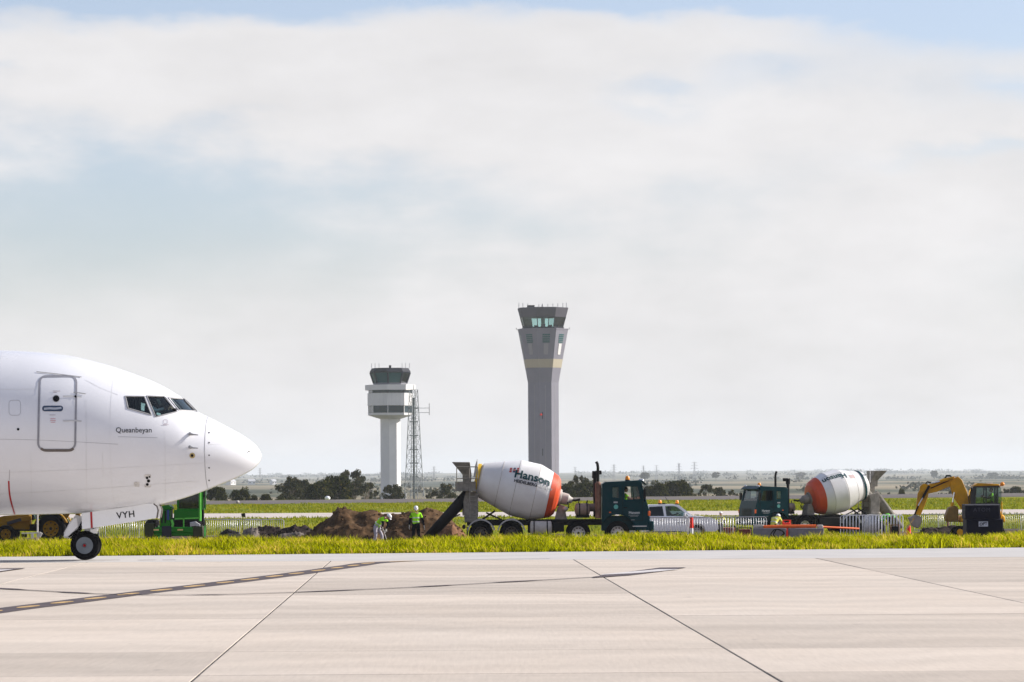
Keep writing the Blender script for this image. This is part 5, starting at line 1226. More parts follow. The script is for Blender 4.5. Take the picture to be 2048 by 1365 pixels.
# ------------------------------------------------------------------ crowd barriers
def barrier_proto(w=2.2, h=1.1, bars=17, r_bar=.010, m=None):
    T = thing('crowd_barrier', 'x', 'barrier'); m = m or m_steel
    f = MB(); f.tube([(-w/2, 0, .18), (-w/2, 0, h-.08), (-w/2+.08, 0, h), (w/2-.08, 0, h), (w/2, 0, h-.08), (w/2, 0, .18)], .021, 8); f.tube([(-w/2, 0, .18), (w/2, 0, .18)], .018, 8); f.build('frame', m, T)
    bm_ = MB(); bm_.cyl((0, 0, .18), (0, 0, h), r_bar, n=6); me = bm_.mesh('bar'); me.materials.append(m); me.shade_smooth()
    for k in range(bars):
        o = bpy.data.objects.new('bar', me); COL.objects.link(o); o.parent = T; o.location = (-w/2+w*(k+1)/(bars+1), 0, 0)
    for s in (-1, 1):
        g = MB(); g.tube([(s*w*.38, -.28, .015), (s*w*.38, -.24, .03), (s*w*.38, 0, .17), (s*w*.38, .24, .03), (s*w*.38, .28, .015)], .016, 6); g.build('foot', m, T)
    return T
BP = barrier_proto(); used = [False]
BP2 = barrier_proto(2.0, 1.15, 12, .026, mat('pale_barrier', (.62, .63, .66), .5, .2, .1)); used2 = [False]
def place_barrier(px, Y, rz, label, group, proto=None):
    pr, us = (BP, used) if proto is None else (BP2, used2)
    o = pr if not us[0] else copy_tree(pr); us[0] = True
    x = P(px, 1060, Y).x; o.location = (x, Y, ground_z(x, Y)+.02); o.rotation_euler = (0, 0, rz); tag(o, label, 'barrier', group)
place_barrier(1330, 166, R(-3), 'steel crowd barrier beside the front bumper of the right facing truck', 'barriers before the pickup')
place_barrier(1420, 167.5, R(2), 'steel crowd barrier standing before the pickup front wheel', 'barriers before the pickup')
place_barrier(1487, 169, R(-5), 'steel crowd barrier left of the left facing truck grille', 'barriers before the pickup')
place_barrier(1722, 170, R(2), 'thick barred pale barrier before the truck rear wheels', 'thick barred barriers', 1)
place_barrier(1767, 171, R(14), 'thick barred pale barrier nearest the excavator bucket', 'thick barred barriers', 1)
for i, (px, yy, rz, lab) in enumerate([(440, 196, 3, 'steel barrier right beside the green machine exhaust'), (483, 196.5, -2, 'steel barrier behind the small dark dirt heap'), (528, 194, 9, 'bright ended steel barrier left of the long dirt heap'),
        (170, 190, 2, 'steel barrier seen just right of the nose wheel strut'), (238, 190.5, -3, 'steel barrier under the lettered gear door'), (300, 191, 1, 'steel barrier half hidden by the green machine')]):
    place_barrier(px, yy, R(rz), lab, 'barriers left of the dirt heaps')
for i, (px, yy, rz, lab) in enumerate([(1866, 204, 2, 'thin barrier right of the excavator bucket'), (1915, 204.5, -4, 'thin barrier beside the rusty post'), (2020, 203, 6, 'thin barrier right of the navy box'), (2080, 203.5, 0, 'thin barrier cut by the right picture edge')]):
    place_barrier(px, yy, R(rz), lab, 'barriers by the excavator')
def post(name, label, cat, px, pyt, Y, r, bands, base=True):
    x = P(px, 1060, Y).x; gz = ground_z(x, Y); T = thing(name, label, cat, (x, Y, gz)); h = P(px, pyt, Y).z-gz; z = 0
    for i, (f, m, rr) in enumerate(bands):
        b = MB(); b.cyl((0, 0, z), (0, 0, z+h*f), r*rr[0], r*rr[1], n=16); b.build('band', m, T); z += h*f
    if base: b = MB(); b.box((0, 0, .02), (r*4.5, r*4.5, .04)); b.build('base', m_black_rub, T)
m_fred = mat('fluoro_red', (.85, .03, .01), .5, 0, .05)
post('delineator_post', 'red and white banded delineator post before the pickup door', 'post', 1383, 1035.5, 163, .085, [(.30, m_fred, (1.1, 1.05)), (.26, m_white, (.95, .95)), (.44, m_fred, (1, .9))])
post('traffic_cone', 'red orange cone on the ground under the excavator bucket', 'cone', 1817.5, 1052, 160, .17, [(.35, m_fred, (1.0, .72)), (.3, m_fred, (.72, .48)), (.35, m_fred, (.55, .48))])
post('rusty_post', 'rusty steel post standing between the thin barriers', 'post', 1896, 1024.5, 196, .06, [(1.0, m_stack, (1, 1))], False)
# ------------------------------------------------------------------ concrete blocks with orange pipe, small site gear
m_blk = mat('precast_concrete', (.20, .19, .205), .9, 0, .2, 3, .4)
for (x0, x1, lab) in ((1505, 1573, 'grey concrete block left of the cable coil'), (1575.5, 1648, 'grey concrete block right of the cable coil')):
    Y = 150.0; a = P(x0, 1057, Y); b = P(x1, 1057, Y); gz = ground_z(a.x, Y); h = a.z-gz; T = thing('concrete_block', lab, 'block', ((a.x+b.x)/2, Y, gz), 0, 'concrete blocks')
    k = MB(); w = b.x-a.x; k.prism([(-w/2, 0), (-w/2, h*.35), (-w/2+.05, h*.45), (-w/2+.03, h), (w/2-.03, h), (w/2-.05, h*.45), (w/2, h*.35), (w/2, 0)], -.3, .3); k.build('block', m_blk, T, bevel=.02)
    for s in (-1, 1):
        e = MB(); e.tube([(s*w*.3-.08, 0, h-.01), (s*w*.3-.08, 0, h+.07), (s*w*.3+.08, 0, h+.07), (s*w*.3+.08, 0, h-.01)], .014, 6); e.build('lifting_eye', m_steel, T)
Y = 149.9
o = MB().tube([P(1527, 1054.5, Y), P(1570, 1053.3, Y), P(1632, 1053.0, Y)], .075, 10).build('orange_pipe', m_orange); tag(o, 'thick orange pipe lying along the concrete blocks', 'pipe')
o = MB().tube([P(1636, 1054, 152), P(1680, 1056, 152.5), P(1718, 1058, 153)], .045, 8).build('orange_pole', m_orange); tag(o, 'thin orange pole reaching right to the thick barred barrier', 'pole')
for px, lab in ((1517, 'pale folded bag on the left end of the blocks'), (1586, 'pale clamp block in the middle of the orange pipe'), (1640, 'pale clamp block at the right end of the orange pipe')):
    c = P(px, 1053.5, 150); b = MB(); b.box(c, (.26 if px != 1517 else .45, .24, .15)); o = b.build('pipe_clamp' if px != 1517 else 'folded_bag', m_pale, bevel=.04); tag(o, lab, 'clamp' if px != 1517 else 'bag')
pts = []
cc = P(1556, 1069, 148.4)
for k in range(60): a = k*.42; rr_ = .19+.02*math.sin(k*1.7); pts.append(cc+Vector((rr_*1.25*math.cos(a)+.06*math.sin(k*.2), .03*math.sin(k*.9), rr_*math.sin(a)+.02)))
o = MB().tube(pts, .022, 6).build('cable_coil', m_black_rub); tag(o, 'black cable coil leaning on the concrete blocks', 'cable')
def small_box(name, label, cat, px0, py0, px1, py1, Y, m, depth=.5, trim=None):
    a = P(px0, py0, Y); b = P(px1, py1, Y); gz = ground_z(a.x, Y); T = thing(name, label, cat, ((a.x+b.x)/2, Y, gz)); h = a.z-gz; w = b.x-a.x
    k = MB(); k.box((0, 0, h*.55), (w*.9, depth, h*.7)); k.build('body', m, T, bevel=.03)
    f = MB()
    for s in (-1, 1):
        f.tube([(s*w/2, -depth/2, .02), (s*w/2, -depth/2, h), (s*w/2, depth/2, h), (s*w/2, depth/2, .02)], .02, 6)
    f.tube([(-w/2, -depth/2, h), (w/2, -depth/2, h)], .02, 6); f.tube([(-w/2, -depth/2, .1), (w/2, -depth/2, .1)], .02, 6); f.build('frame', trim or m_dark, T)
small_box('generator', 'red framed generator behind the worker by the truck wheel', 'generator', 1566, 1041, 1580, 1054, 152.5, m_fred, .5, m_fred)
small_box('pallet_box', 'dull red crate left of the concrete blocks', 'crate', 1474, 1056, 1502, 1070, 158, mat('dull_red', (.16, .03, .025), .7, 0, .3, 6), .8)
small_box('pallet_box', 'crimson crate behind the worker beside the pickup', 'crate', 1444, 1053, 1470, 1068, 178, mat('crimson', (.24, .02, .04), .7, 0, .3, 6), .8)
small_box('water_pump', 'small dark pump beside the spade near the cone', 'pump', 1781, 1050, 1797, 1068, 163, m_dark, .5, m_stack)
def spade():
    Y = 158.0; a = P(1801, 1070, Y); b = P(1827, 1039, Y); gz = ground_z(a.x, Y); T = thing('spade', 'spade with pale wooden handle leaning by the cone', 'spade', (a.x, Y, gz)); o = Vector((a.x, Y, gz))
    B = b-o; L0 = Vector((0, 0, .22)); k = MB(); k.cyl(L0, B, .028, n=8); k.build('handle', mat('pale_wood', (.52, .36, .18), .6), T)
    g = MB(); g.box(B, (.05, .2, .05)); g.build('grip', m_yellow, T); s = MB(); s.prism([(-.16, 0), (-.13, .16), (-.02, .30), (.10, .26), (.06, .08)], -.1, -.08); s.build('blade', m_steel, T)
spade()

# ------------------------------------------------------------------ workers on foot
def at(px, Y): x = P(px, 1060, Y).x; return (x, Y, ground_z(x, Y))
WG = 'workers on foot'
person('bending worker in a green vest and pale trousers before the dirt mound', BEND, at(757, 152.5), R(-20), m_vest, m_navyc, m_pants, m_glove, m_hat, WG, nod=R(48))
person('upright worker in a green vest and black trousers beside the chute', dict(STAND, lw=(.08, .36, .88), le=(.0, .30, 1.14)), at(832, 153.5), R(-84), m_vest, m_navyc, m_navyc, m_glove, m_hat, WG, nod=R(22), scale=.98)
person('worker in a yellow vest between the pickup and the left facing truck', dict(STAND, rw=(.25, -.28, .98)), at(1441, 176.5), R(60), m_vest_y, m_navyc, m_navyc, m_skin, m_hat, WG, nod=R(18), scale=.78)
person('worker in a pale yellow shirt facing the truck wheel behind concrete blocks', dict(BEND), at(1548, 153.5), R(60), m_vest_y, m_vest_y, m_navyc, m_skin, m_hat, WG, nod=R(20), scale=.92)
person('stooping worker in a bright green vest behind the truck chute', dict(BEND, hd=(.52, 0, 1.08), nk=(.38, 0, 1.18)), at(1766, 190), R(10), mat('lime_vest', (.12, .75, .02), .8), m_navyc, m_navyc, m_skin, mat('lime_hat', (.10, .60, .03), .5), WG, nod=R(60), scale=1.0)
sh_ = MB(); a = Vector(at(771, 152.2)); sh_.cyl(a+Vector((-.18, 0, 1.0)), a+Vector((.10, 0, .12)), .018, n=8); sh_.box(a+Vector((.13, 0, .06)), (.22, .2, .03), Matrix.Rotation(R(35), 3, 'Y')); o = sh_.build('shovel', m_pale); tag(o, 'shovel held by the bending worker', 'shovel')
for sgn, lab in ((-1, 'pilot seated at the near cockpit window of the airliner'), (1, 'pilot seated at the far side of the airliner cockpit')):
    c = P(300, 832, AY); person(lab, SIT, (c.x+.02, AY+sgn*.52, c.z-.62), 0, m_navyc, m_hat if sgn < 0 else m_navyc, m_navyc, m_skin, None, 'airliner pilots', tape=False, scale=.92)
c = P(1372, 1040, 175); person('driver in tan clothes behind the pickup side window', SIT, (P(1435, 1075, 175).x-2.65+.20, 174.64, ground_z(c.x, 175)+.55), 0, mat('tan_shirt', (.40, .30, .18), .8), m_skin, m_navyc, m_skin, None, 'drivers and operators seated in machines', tape=False, scale=.86)

# ------------------------------------------------------------------ dirt mounds
m_dirt = mat('dug_soil', (.072, .042, .022), .95, 0, .6, 3.5, .9, dirt=((.17, .105, .055), .7), spec=.05)
m_dirt_d = mat('dark_soil', (.035, .025, .022), .95, 0, .5, 4, .8, spec=.1); m_dirt_g = mat('grey_spoil', (.15, .125, .11), .95, 0, .35, 5, .7, spec=.1)
from mathutils import noise as mnoise
def mound(label, prof, Y, depth, m, seed, rough=.16, clods=60):
    """prof = silhouette in photo pixels, left to right; a heap with that skyline"""
    pts = [P(a, b, Y) for a, b in prof]; xs_ = [p.x for p in pts]; zs_ = [p.z for p in pts]; cx = (xs_[0]+xs_[-1])/2; gz = ground_z(cx, Y)-.06
    T = thing('dirt_mound', label, 'dirt mound', (cx, Y, gz)); nx, ny = 110, 46; vs = []
    for j in range(ny+1):
        v = j/ny*2-1
        for i in range(nx+1):
            x = lerp(xs_[0], xs_[-1], i/nx); h = max(0, float(np.interp(x, xs_, zs_))-gz)
            dd = depth*(.35+.65*min(1, h/1.3)); k = max(0, 1-abs(v)**1.35)
            z = h*k; y = v*dd; e = min(1, z*3)
            z += e*rough*(mnoise.fractal(Vector((x*1.4+seed, y*1.4, seed*2.0)), 1.0, 2.0, 5)); x2 = x+e*.12*mnoise.noise(Vector((x*3, y*3, seed+9)))
            vs.append((x2-cx, y, max(z, -.02)))
    n = nx+1; mb = MB(); mb.add(vs, [(j*n+i, j*n+i+1, (j+1)*n+i+1, (j+1)*n+i) for j in range(ny) for i in range(nx)]); mb.build('heap', m, T, ang=80)
    cl = MB(); rr_ = random.Random(seed)
    for k in range(clods):
        v = vs[rr_.randrange(len(vs))]; 
        if v[2] < .08: continue
        s = rr_.uniform(.03, .11); q = Matrix.Rotation(rr_.uniform(0, 6), 3, 'Z') @ Matrix.Rotation(rr_.uniform(0, 6), 3, 'X'); cl.box(v, (s*1.3, s, s*.8), q)
    o = cl.build('clods', m, T, smooth=False); o['kind'] = 'stuff'
mound('big brown dirt mound behind the two workers', [(585, 1084), (612, 1070), (640, 1046), (660, 1034), (676, 1022), (690, 1017), (703, 1019), (716, 1026), (735, 1021), (752, 1023), (775, 1031), (800, 1028), (822, 1024), (850, 1018), (872, 1021), (892, 1030), (915, 1052), (935, 1084)], 166.0, 2.6, m_dirt, 3, .2, 400)
mound('reddish soil heap under the truck chute', [(865, 1085), (880, 1068), (893, 1052), (905, 1046), (922, 1060), (945, 1085)], 158.5, 1.3, mat('red_soil', (.19, .10, .055), .95, 0, .4, 5, .8, spec=.1), 11, .10, 120)
mound('low dark soil ridge left of the big mound', [(505, 1085), (513, 1060), (516, 1053), (535, 1053), (556, 1057), (575, 1056), (590, 1050), (612, 1051), (624, 1062), (632, 1085)], 172.0, 1.3, m_dirt_d, 5, .14, 120)
mound('grey spoil heap before the low dark ridge', [(545, 1084), (560, 1069), (580, 1066), (598, 1064), (612, 1072), (625, 1084)], 168.0, .9, m_dirt_g, 6, .08, 60)
mound('grey brown spoil heap between the two dark heaps', [(475, 1085), (488, 1064), (502, 1053), (514, 1055), (522, 1085)], 171.0, .9, m_dirt_g, 8, .1, 60)
mound('small black soil heap beside the green machine', [(428, 1084), (440, 1068), (452, 1059), (457, 1057), (464, 1062), (478, 1070), (486, 1084)], 167.0, .9, mat('black_soil', (.012, .010, .012), .95, 0, .5, 5, .6), 7, .08, 50)
mound('flat brown spoil bank behind the excavator bucket', [(1815, 1080), (1840, 1062), (1870, 1055), (1905, 1053), (1925, 1056), (1945, 1080)], 190.0, 1.8, m_dirt_d, 15, .12, 80)

# ------------------------------------------------------------------ control towers
def octa(mb, rings, rot, caps=True):
    """rings = [(z, R)] octagon with a vertex at angle rot from the camera-facing side"""
    n = 8; vs = []
    for z, r in rings:
        for k in range(n):
            a = R(rot+45*k); vs.append((r*math.sin(a), -r*math.cos(a), z))
    fs = [(q*n+i, q*n+(i+1) % n, (q+1)*n+(i+1) % n, (q+1)*n+i) for q in range(len(rings)-1) for i in range(n)]
    if caps: fs += [tuple(range(n-1, -1, -1)), tuple((len(rings)-1)*n+i for i in range(n))]
    return mb.add(vs, fs)
def face_pt(r0, z0, r1, z1, rot, k, u, v, off):
    """point on octagon face k; u in -1..1 across, v in 0..1 up"""
    z = lerp(z0, z1, v); r = lerp(r0, r1, v); a0, a1 = R(rot+45*k), R(rot+45*(k+1))
    A0 = Vector((r*math.sin(a0), -r*math.cos(a0), z)); A1 = Vector((r*math.sin(a1), -r*math.cos(a1), z)); am = (a0+a1)/2
    return A0.lerp(A1, (u+1)/2)+Vector((math.sin(am), -math.cos(am), 0))*off
def face_panel(name, r0, z0, r1, z1, rot, k, u0, u1, v0, v1, off, m, parent, th=.15):
    f = lambda u, v, o: face_pt(r0, z0, r1, z1, rot, k, u, v, o)
    mb = MB(); vs = [f(u0, v0, off), f(u1, v0, off), f(u1, v1, off), f(u0, v1, off), f(u0, v0, off-th), f(u1, v0, off-th), f(u1, v1, off-th), f(u0, v1, off-th)]
    mb.add(vs, [(0, 1, 2, 3), (7, 6, 5, 4), (0, 4, 5, 1), (1, 5, 6, 2), (2, 6, 7, 3), (3, 7, 4, 0)]); return mb.build(name, m, parent, smooth=False)
def tower(label, pxc, Y, rot, base_py):
    c = P(pxc, 950, Y); gz = ground_z(c.x, Y)
    return thing('control_tower', label, 'control tower', (c.x, Y, gz)), (lambda py: P(pxc, py, Y).z-gz), Y/FPX, gz
m_tg = mat('tower_grey', (.195, .19, .225), .9, 0, .06, .25); m_tcream = mat('tower_cream', (.40, .355, .26), .8, 0, .05); m_tdark = mat('tower_dark', (.018, .019, .028), .6, 0, .1, spec=.1)
m_twhite = mat('tower_white', (.66, .65, .64), .7, 0, .05, .3)
def new_tower():
    T, z, k, gz = tower('tall grey flared control tower behind the mixer drum', 1087.5, 1350.0, -60, 0); rot = -60
    r = lambda px: px*k
    s = MB(); octa(s, [(-.5, r(31.5)), (z(766), r(31.8)), (z(736.5), r(37.2))], rot); sh = s.build('shaft', m_tg, T, smooth=False)
    b = MB(); octa(b, [(z(736.5), r(37.4)), (z(719.5), r(40.5))], rot); b.build('cream_band', m_tcream, T, smooth=False)
    h = MB(); octa(h, [(z(719.5), r(40.3)), (z(660.5), r(51.8))], rot); hd_ = h.build('flared_head', m_tg, T, smooth=False)
    for f in range(8): # grouted panel joints and window groups
        face_panel('window_panel', r(40.3), z(719.5), r(51.8), z(660.5), rot, f, -.26, .26, .15, .52, .12, mat('tower_pale_panel', (.27, .26, .28), .8) if f != 2 else m_twhite, hd_)  # panel on the sunlit face is whiter, its light put into the colour
        for j in range(5):
            v0 = .55+j*.062; face_panel('louvre', r(40.3), z(719.5), r(51.8), z(660.5), rot, f, -.40, .40, v0, v0+.040, .10, mat('louvre_glass', (.02, .10, .10), .2), hd_)
        face_panel('panel_joint', r(31.6), 0, r(31.8), z(766), rot, f, -.02, .02, .02, .98, .05, m_grey, sh)
    for py in (832, 905): face_panel('slot_window', r(31.6), 0, r(31.8), z(766), rot, 1, -.56, -.44, (z(py+7))/z(766), (z(py-7))/z(766), .08, m_tdark, sh)
    al = MB(); al.sphere(face_pt(r(31.6), 0, r(31.8), z(766), rot, 1, -.75, z(830)/z(766), .3), .45); al.build('warning_light', m_fred, T)
    pr = MB(); octa(pr, [(z(660.5), r(52.6)), (z(658.5), r(52.6))], rot); pr.build('ledge', m_tg, T, smooth=False)
    cf = MB(); octa(cf, [(z(658.5), r(43)), (z(655.5), r(43.5))], rot); cf.build('cab_floor', m_tdark, T, smooth=False)
    co = MB(); octa(co, [(z(655.5), r(4)), (z(636), r(4))], rot); co.build('cab_core', mat('cab_core', (.30, .36, .34), .7), T, smooth=False)
    ds = MB()
    for q in range(16): a = 2*math.pi*q/16; ds.box((r(36)*math.cos(a), r(36)*math.sin(a), z(654)), (1.6, 1.2, 1.0+.5*math.sin(q*2.2)))
    ds.build('consoles', m_tdark, T)
    for f in range(8): face_panel('cab_window', r(41), z(656), r(47), z(635), rot, f, -.97, .97, .02, .98, 0, g_tower, T, .05)
    for f in range(8): mu = MB(); mu.cyl(face_pt(r(41), z(656), r(47), z(635), rot, f, -1, 0, 0), face_pt(r(41), z(656), r(47), z(635), rot, f, -1, 1, 0), .16, n=6); mu.build('mullion', m_tdark, T)
    rf = MB(); octa(rf, [(z(635.5), r(47.5)), (z(617.5), r(52.5)), (z(616.5), r(52.0))], rot); ro = rf.build('roof_fascia', mat('roof_grey', (.085, .08, .095), .9, 0, .06, .3, spec=.05), T, smooth=False)
    pt = MB(); pt.box((r(-24), 0, z(614)), (r(15), r(15), z(611)-z(617))); pt.build('plant_room', m_tdark, ro)
    an = MB()
    for px in (-48, -40, -30, -8, 10, 20, 30, 40, 47): an.cyl((r(px), 0, z(617)), (r(px), 0, z(609-abs(px)*.06)), .12, n=5)
    an.cyl((r(-1), 0, z(616)), (r(-1), 0, z(608)), .45, .15, n=8); an.build('aerials', m_grey, ro)
    for s in (-1, 1): e = MB(); e.cyl((s*r(52), 0, z(660)), (s*r(53.5), 0, z(656)), .15, n=5); e.build('corner_bracket', m_lgrey, T)
new_tower()
def old_tower():
    T, z, k, gz = tower('shorter white control tower with dark glass cab', 781.3, 1100.0, -50, 0); rot = -50
    r = lambda px: px*k
    s = MB(); octa(s, [(-.5, r(20.2)), (z(838), r(20.2))], rot); sh = s.build('shaft', m_twhite, T, smooth=False)
    b = MB(); octa(b, [(z(838.5), r(20.6)), (z(831), r(44.5)), (z(826.5), r(45))], rot); b.build('flared_base', m_twhite, T, smooth=False)
    g = MB(); octa(g, [(z(826.5), r(43.2)), (z(812), r(43.2))], rot, True); g.build('lower_storey', m_tdark, T, smooth=False)
    w = MB(); octa(w, [(z(812), r(45.8)), (z(787), r(45.8))], rot); wb = w.build('white_band', m_twhite, T, smooth=False)
    g = MB(); octa(g, [(z(787), r(43.6)), (z(781), r(43.6))], rot); g.build('upper_storey', m_tdark, T, smooth=False)
    for f in range(8):
        for j in range(2):
            u0 = -.95+j*.97; face_panel('window', r(43.2), z(826.3), r(43.2), z(812.2), rot, f, u0, u0+.90, .02, .98, .12, mat('dark_pane', (.012, .03, .04), .12, 0, .2), T, .06)
        face_panel('window', r(43.6), z(786.8), r(43.6), z(781.2), rot, f, -.9, .9, .05, .95, .12, mat('dark_pane', (.012, .03, .04), .12, 0, .2), T, .06)
        face_panel('corner_post', r(44.6), z(826.5), r(44.6), z(812), rot, f, -1, -.93, 0, 1, .02, m_twhite, T)
        for u in (-.5, 0, .5): face_panel('panel_joint', r(45.8), z(812), r(45.8), z(787), rot, f, u-.01, u+.01, .02, .98, .03, m_lgrey, wb)
    p = MB(); octa(p, [(z(781), r(50.5)), (z(770.5), r(50.8))], rot); p.build('parapet', m_twhite, T, smooth=False)
    cf = MB(); octa(cf, [(z(770.5), r(34)), (z(766.5), r(34.5))], rot); cf.build('cab_sill', mat('sill_grey', (.16, .16, .18), .7), T, smooth=False)
    core = MB(); octa(core, [(z(766.5), r(12)), (z(746), r(12))], rot); core.build('cab_core', m_tdark, T, smooth=False)
    for f in range(8): face_panel('cab_window', r(33), z(767), r(40), z(746), rot, f, -.94, .94, .03, .97, 0, mat('cab_glass_dark', (.012, .065, .066), .15, spec=.25) if f % 3 != 2 else g_tower, T, .05)
    for f in range(8): mu = MB(); mu.cyl(face_pt(r(33), z(767), r(40), z(746), rot, f, -1, 0, 0), face_pt(r(33), z(767), r(40), z(746), rot, f, -1, 1, 0), .32, n=6); mu.build('mullion', m_tdark, T)
    rf = MB(); octa(rf, [(z(746.5), r(40.5)), (z(744.5), r(41.5)), (z(737), r(37))], rot); ro = rf.build('roof', m_tdark, T, smooth=False)
    t = MB(); t.cyl((0, 0, z(737)), (0, 0, z(731)), r(2.4), n=10); t.build('roof_turret', m_tdark, ro)
    an = MB()
    for px in (-37, -30, -22, 24, 31, 39): an.cyl((r(px), 0, z(738)), (r(px), 0, z(727)), .09, n=5)
    an.build('aerials', m_lgrey, ro)
    st = MB(); st.box((r(23), -r(18), 1.6), (2.6, 2.6, 3.2)); st.build('entrance', m_twhite, T)
old_tower()
def lattice_mast():
    Y = 1060.0; c = P(828, 950, Y); gz = ground_z(c.x, Y); T = thing('lattice_mast', 'tall steel lattice mast right of the white tower', 'mast', (c.x, Y, gz), R(28)); k = Y/FPX
    H = P(828, 780, Y).z-gz; wb, wt = 20.5*k/1.3, 8.0*k/1.3
    def cr(s, t, z): w = lerp(wb, wt, min(1, z/H)**.8); return Vector((s*w, t*w, z))
    for s, t in ((-1, -1), (1, -1), (1, 1), (-1, 1)):
        l = MB(); l.tube([cr(s, t, H*q/8) for q in range(9)], .13, 5); l.build('leg', mat('mast_steel', (.20, .22, .225), .6, .2), T)
    b = MB(); nlev = 12
    for q in range(nlev):
        z0, z1 = H*q/nlev, H*(q+1)/nlev
        for (a, d) in (((-1, -1), (1, -1)), ((1, -1), (1, 1)), ((1, 1), (-1, 1)), ((-1, 1), (-1, -1))):
            b.cyl(cr(*a, z0), cr(*d, z1), .05, n=4); b.cyl(cr(*d, z0), cr(*a, z1), .05, n=4); b.cyl(cr(*a, z1), cr(*d, z1), .06, n=4)
    o = b.build('bracing', mat('mast_steel', (.20, .22, .225), .6, .2), T, smooth=False); o['kind'] = 'stuff'
    m = MB(); m.cyl((0, 0, 0), (0, 0, H*.93), .34, n=8)
    for q in range(7): m.box((0, 0, H*(.12+.12*q)), (2.6, .5, .35))
    m.build('cable_riser', mat('riser_dark', (.09, .11, .11), .7), T)
    a = MB(); a.cyl((0, 0, H), (0, 0, H*1.04), .12, n=5); a.bar((wt, -wt, H*.80), (wt+3.2, -wt-1.4, H*.80), .14, .14); a.bar((wt, -wt, H*.84), (wt+3.2, -wt-1.4, H*.84), .14, .14); a.cyl((wt+3.2, -wt-1.4, H*.78), (wt+3.2, -wt-1.4, H*.88), .14, n=5); a.build('side_aerial', m_grey, T)
lattice_mast()
# transmission pylons far away
def pylon_proto():
    T = thing('transmission_pylon', 'x', 'pylon'); H = 46.0; l = MB()
    def cr(s, t, z): w = lerp(4.6, 1.1, min(1, z/30)); return Vector((s*w, t*w, z))
    for s, t in ((-1, -1), (1, -1), (1, 1), (-1, 1)): l.tube([cr(s, t, 0), cr(s, t, 30), cr(s, t, H)], .34, 4)
    for q in range(8):
        z0, z1 = 5.5*q, 5.5*(q+1)
        for (a, d) in (((-1, -1), (1, -1)), ((1, 1), (-1, 1))): l.cyl(cr(*a, z0), cr(*d, z1), .22, n=4); l.cyl(cr(*d, z0), cr(*a, z1), .22, n=4)
    l.build('body', m_grey, T, smooth=False); a = MB()
    for z, w in ((30, 9.5), (37, 8), (44, 6.5)): a.bar((-w, 0, z), (w, 0, z), .4, .4); a.bar((-w, 0, z), (0, 0, z+2.6), .3, .3); a.bar((w, 0, z), (0, 0, z+2.6), .3, .3)
    a.build('cross_arms', m_grey, T, smooth=False); return T
PP = pylon_proto()
for i, (px, pyt, Y, lab) in enumerate([(868, 933, 5200, 'faint pylon between the lattice mast and the hopper'), (922, 938, 6000, 'faint pylon just behind the mixer hopper'), (1150, 934, 5600, 'faint pylon just right of the mixer drum'), (1228, 929, 5000, 'faint pylon above the truck cab roof'), (1287, 931, 5400, 'faint pylon just right of the truck cab'), (1313, 930, 5300, 'second faint pylon right of the truck cab'),
        (1358, 926.5, 4700, 'left one of two tall faint pylons above the pickup'), (1389, 923.5, 4500, 'right one of two tall faint pylons above the pickup'), (520, 936, 6200, 'faint pylon just right of the aircraft nose')]):
    o = PP if i == 0 else copy_tree(PP); x = P(px, 950, Y).x; gz = ground_z(x, Y); h = P(px, pyt, Y).z-gz; o.location = (x, Y, gz-.5); s = h/46; o.scale = (s, s, s); o.rotation_euler = (0, 0, R(random.uniform(-25, 25))); tag(o, lab, 'pylon', 'pylons along the skyline')

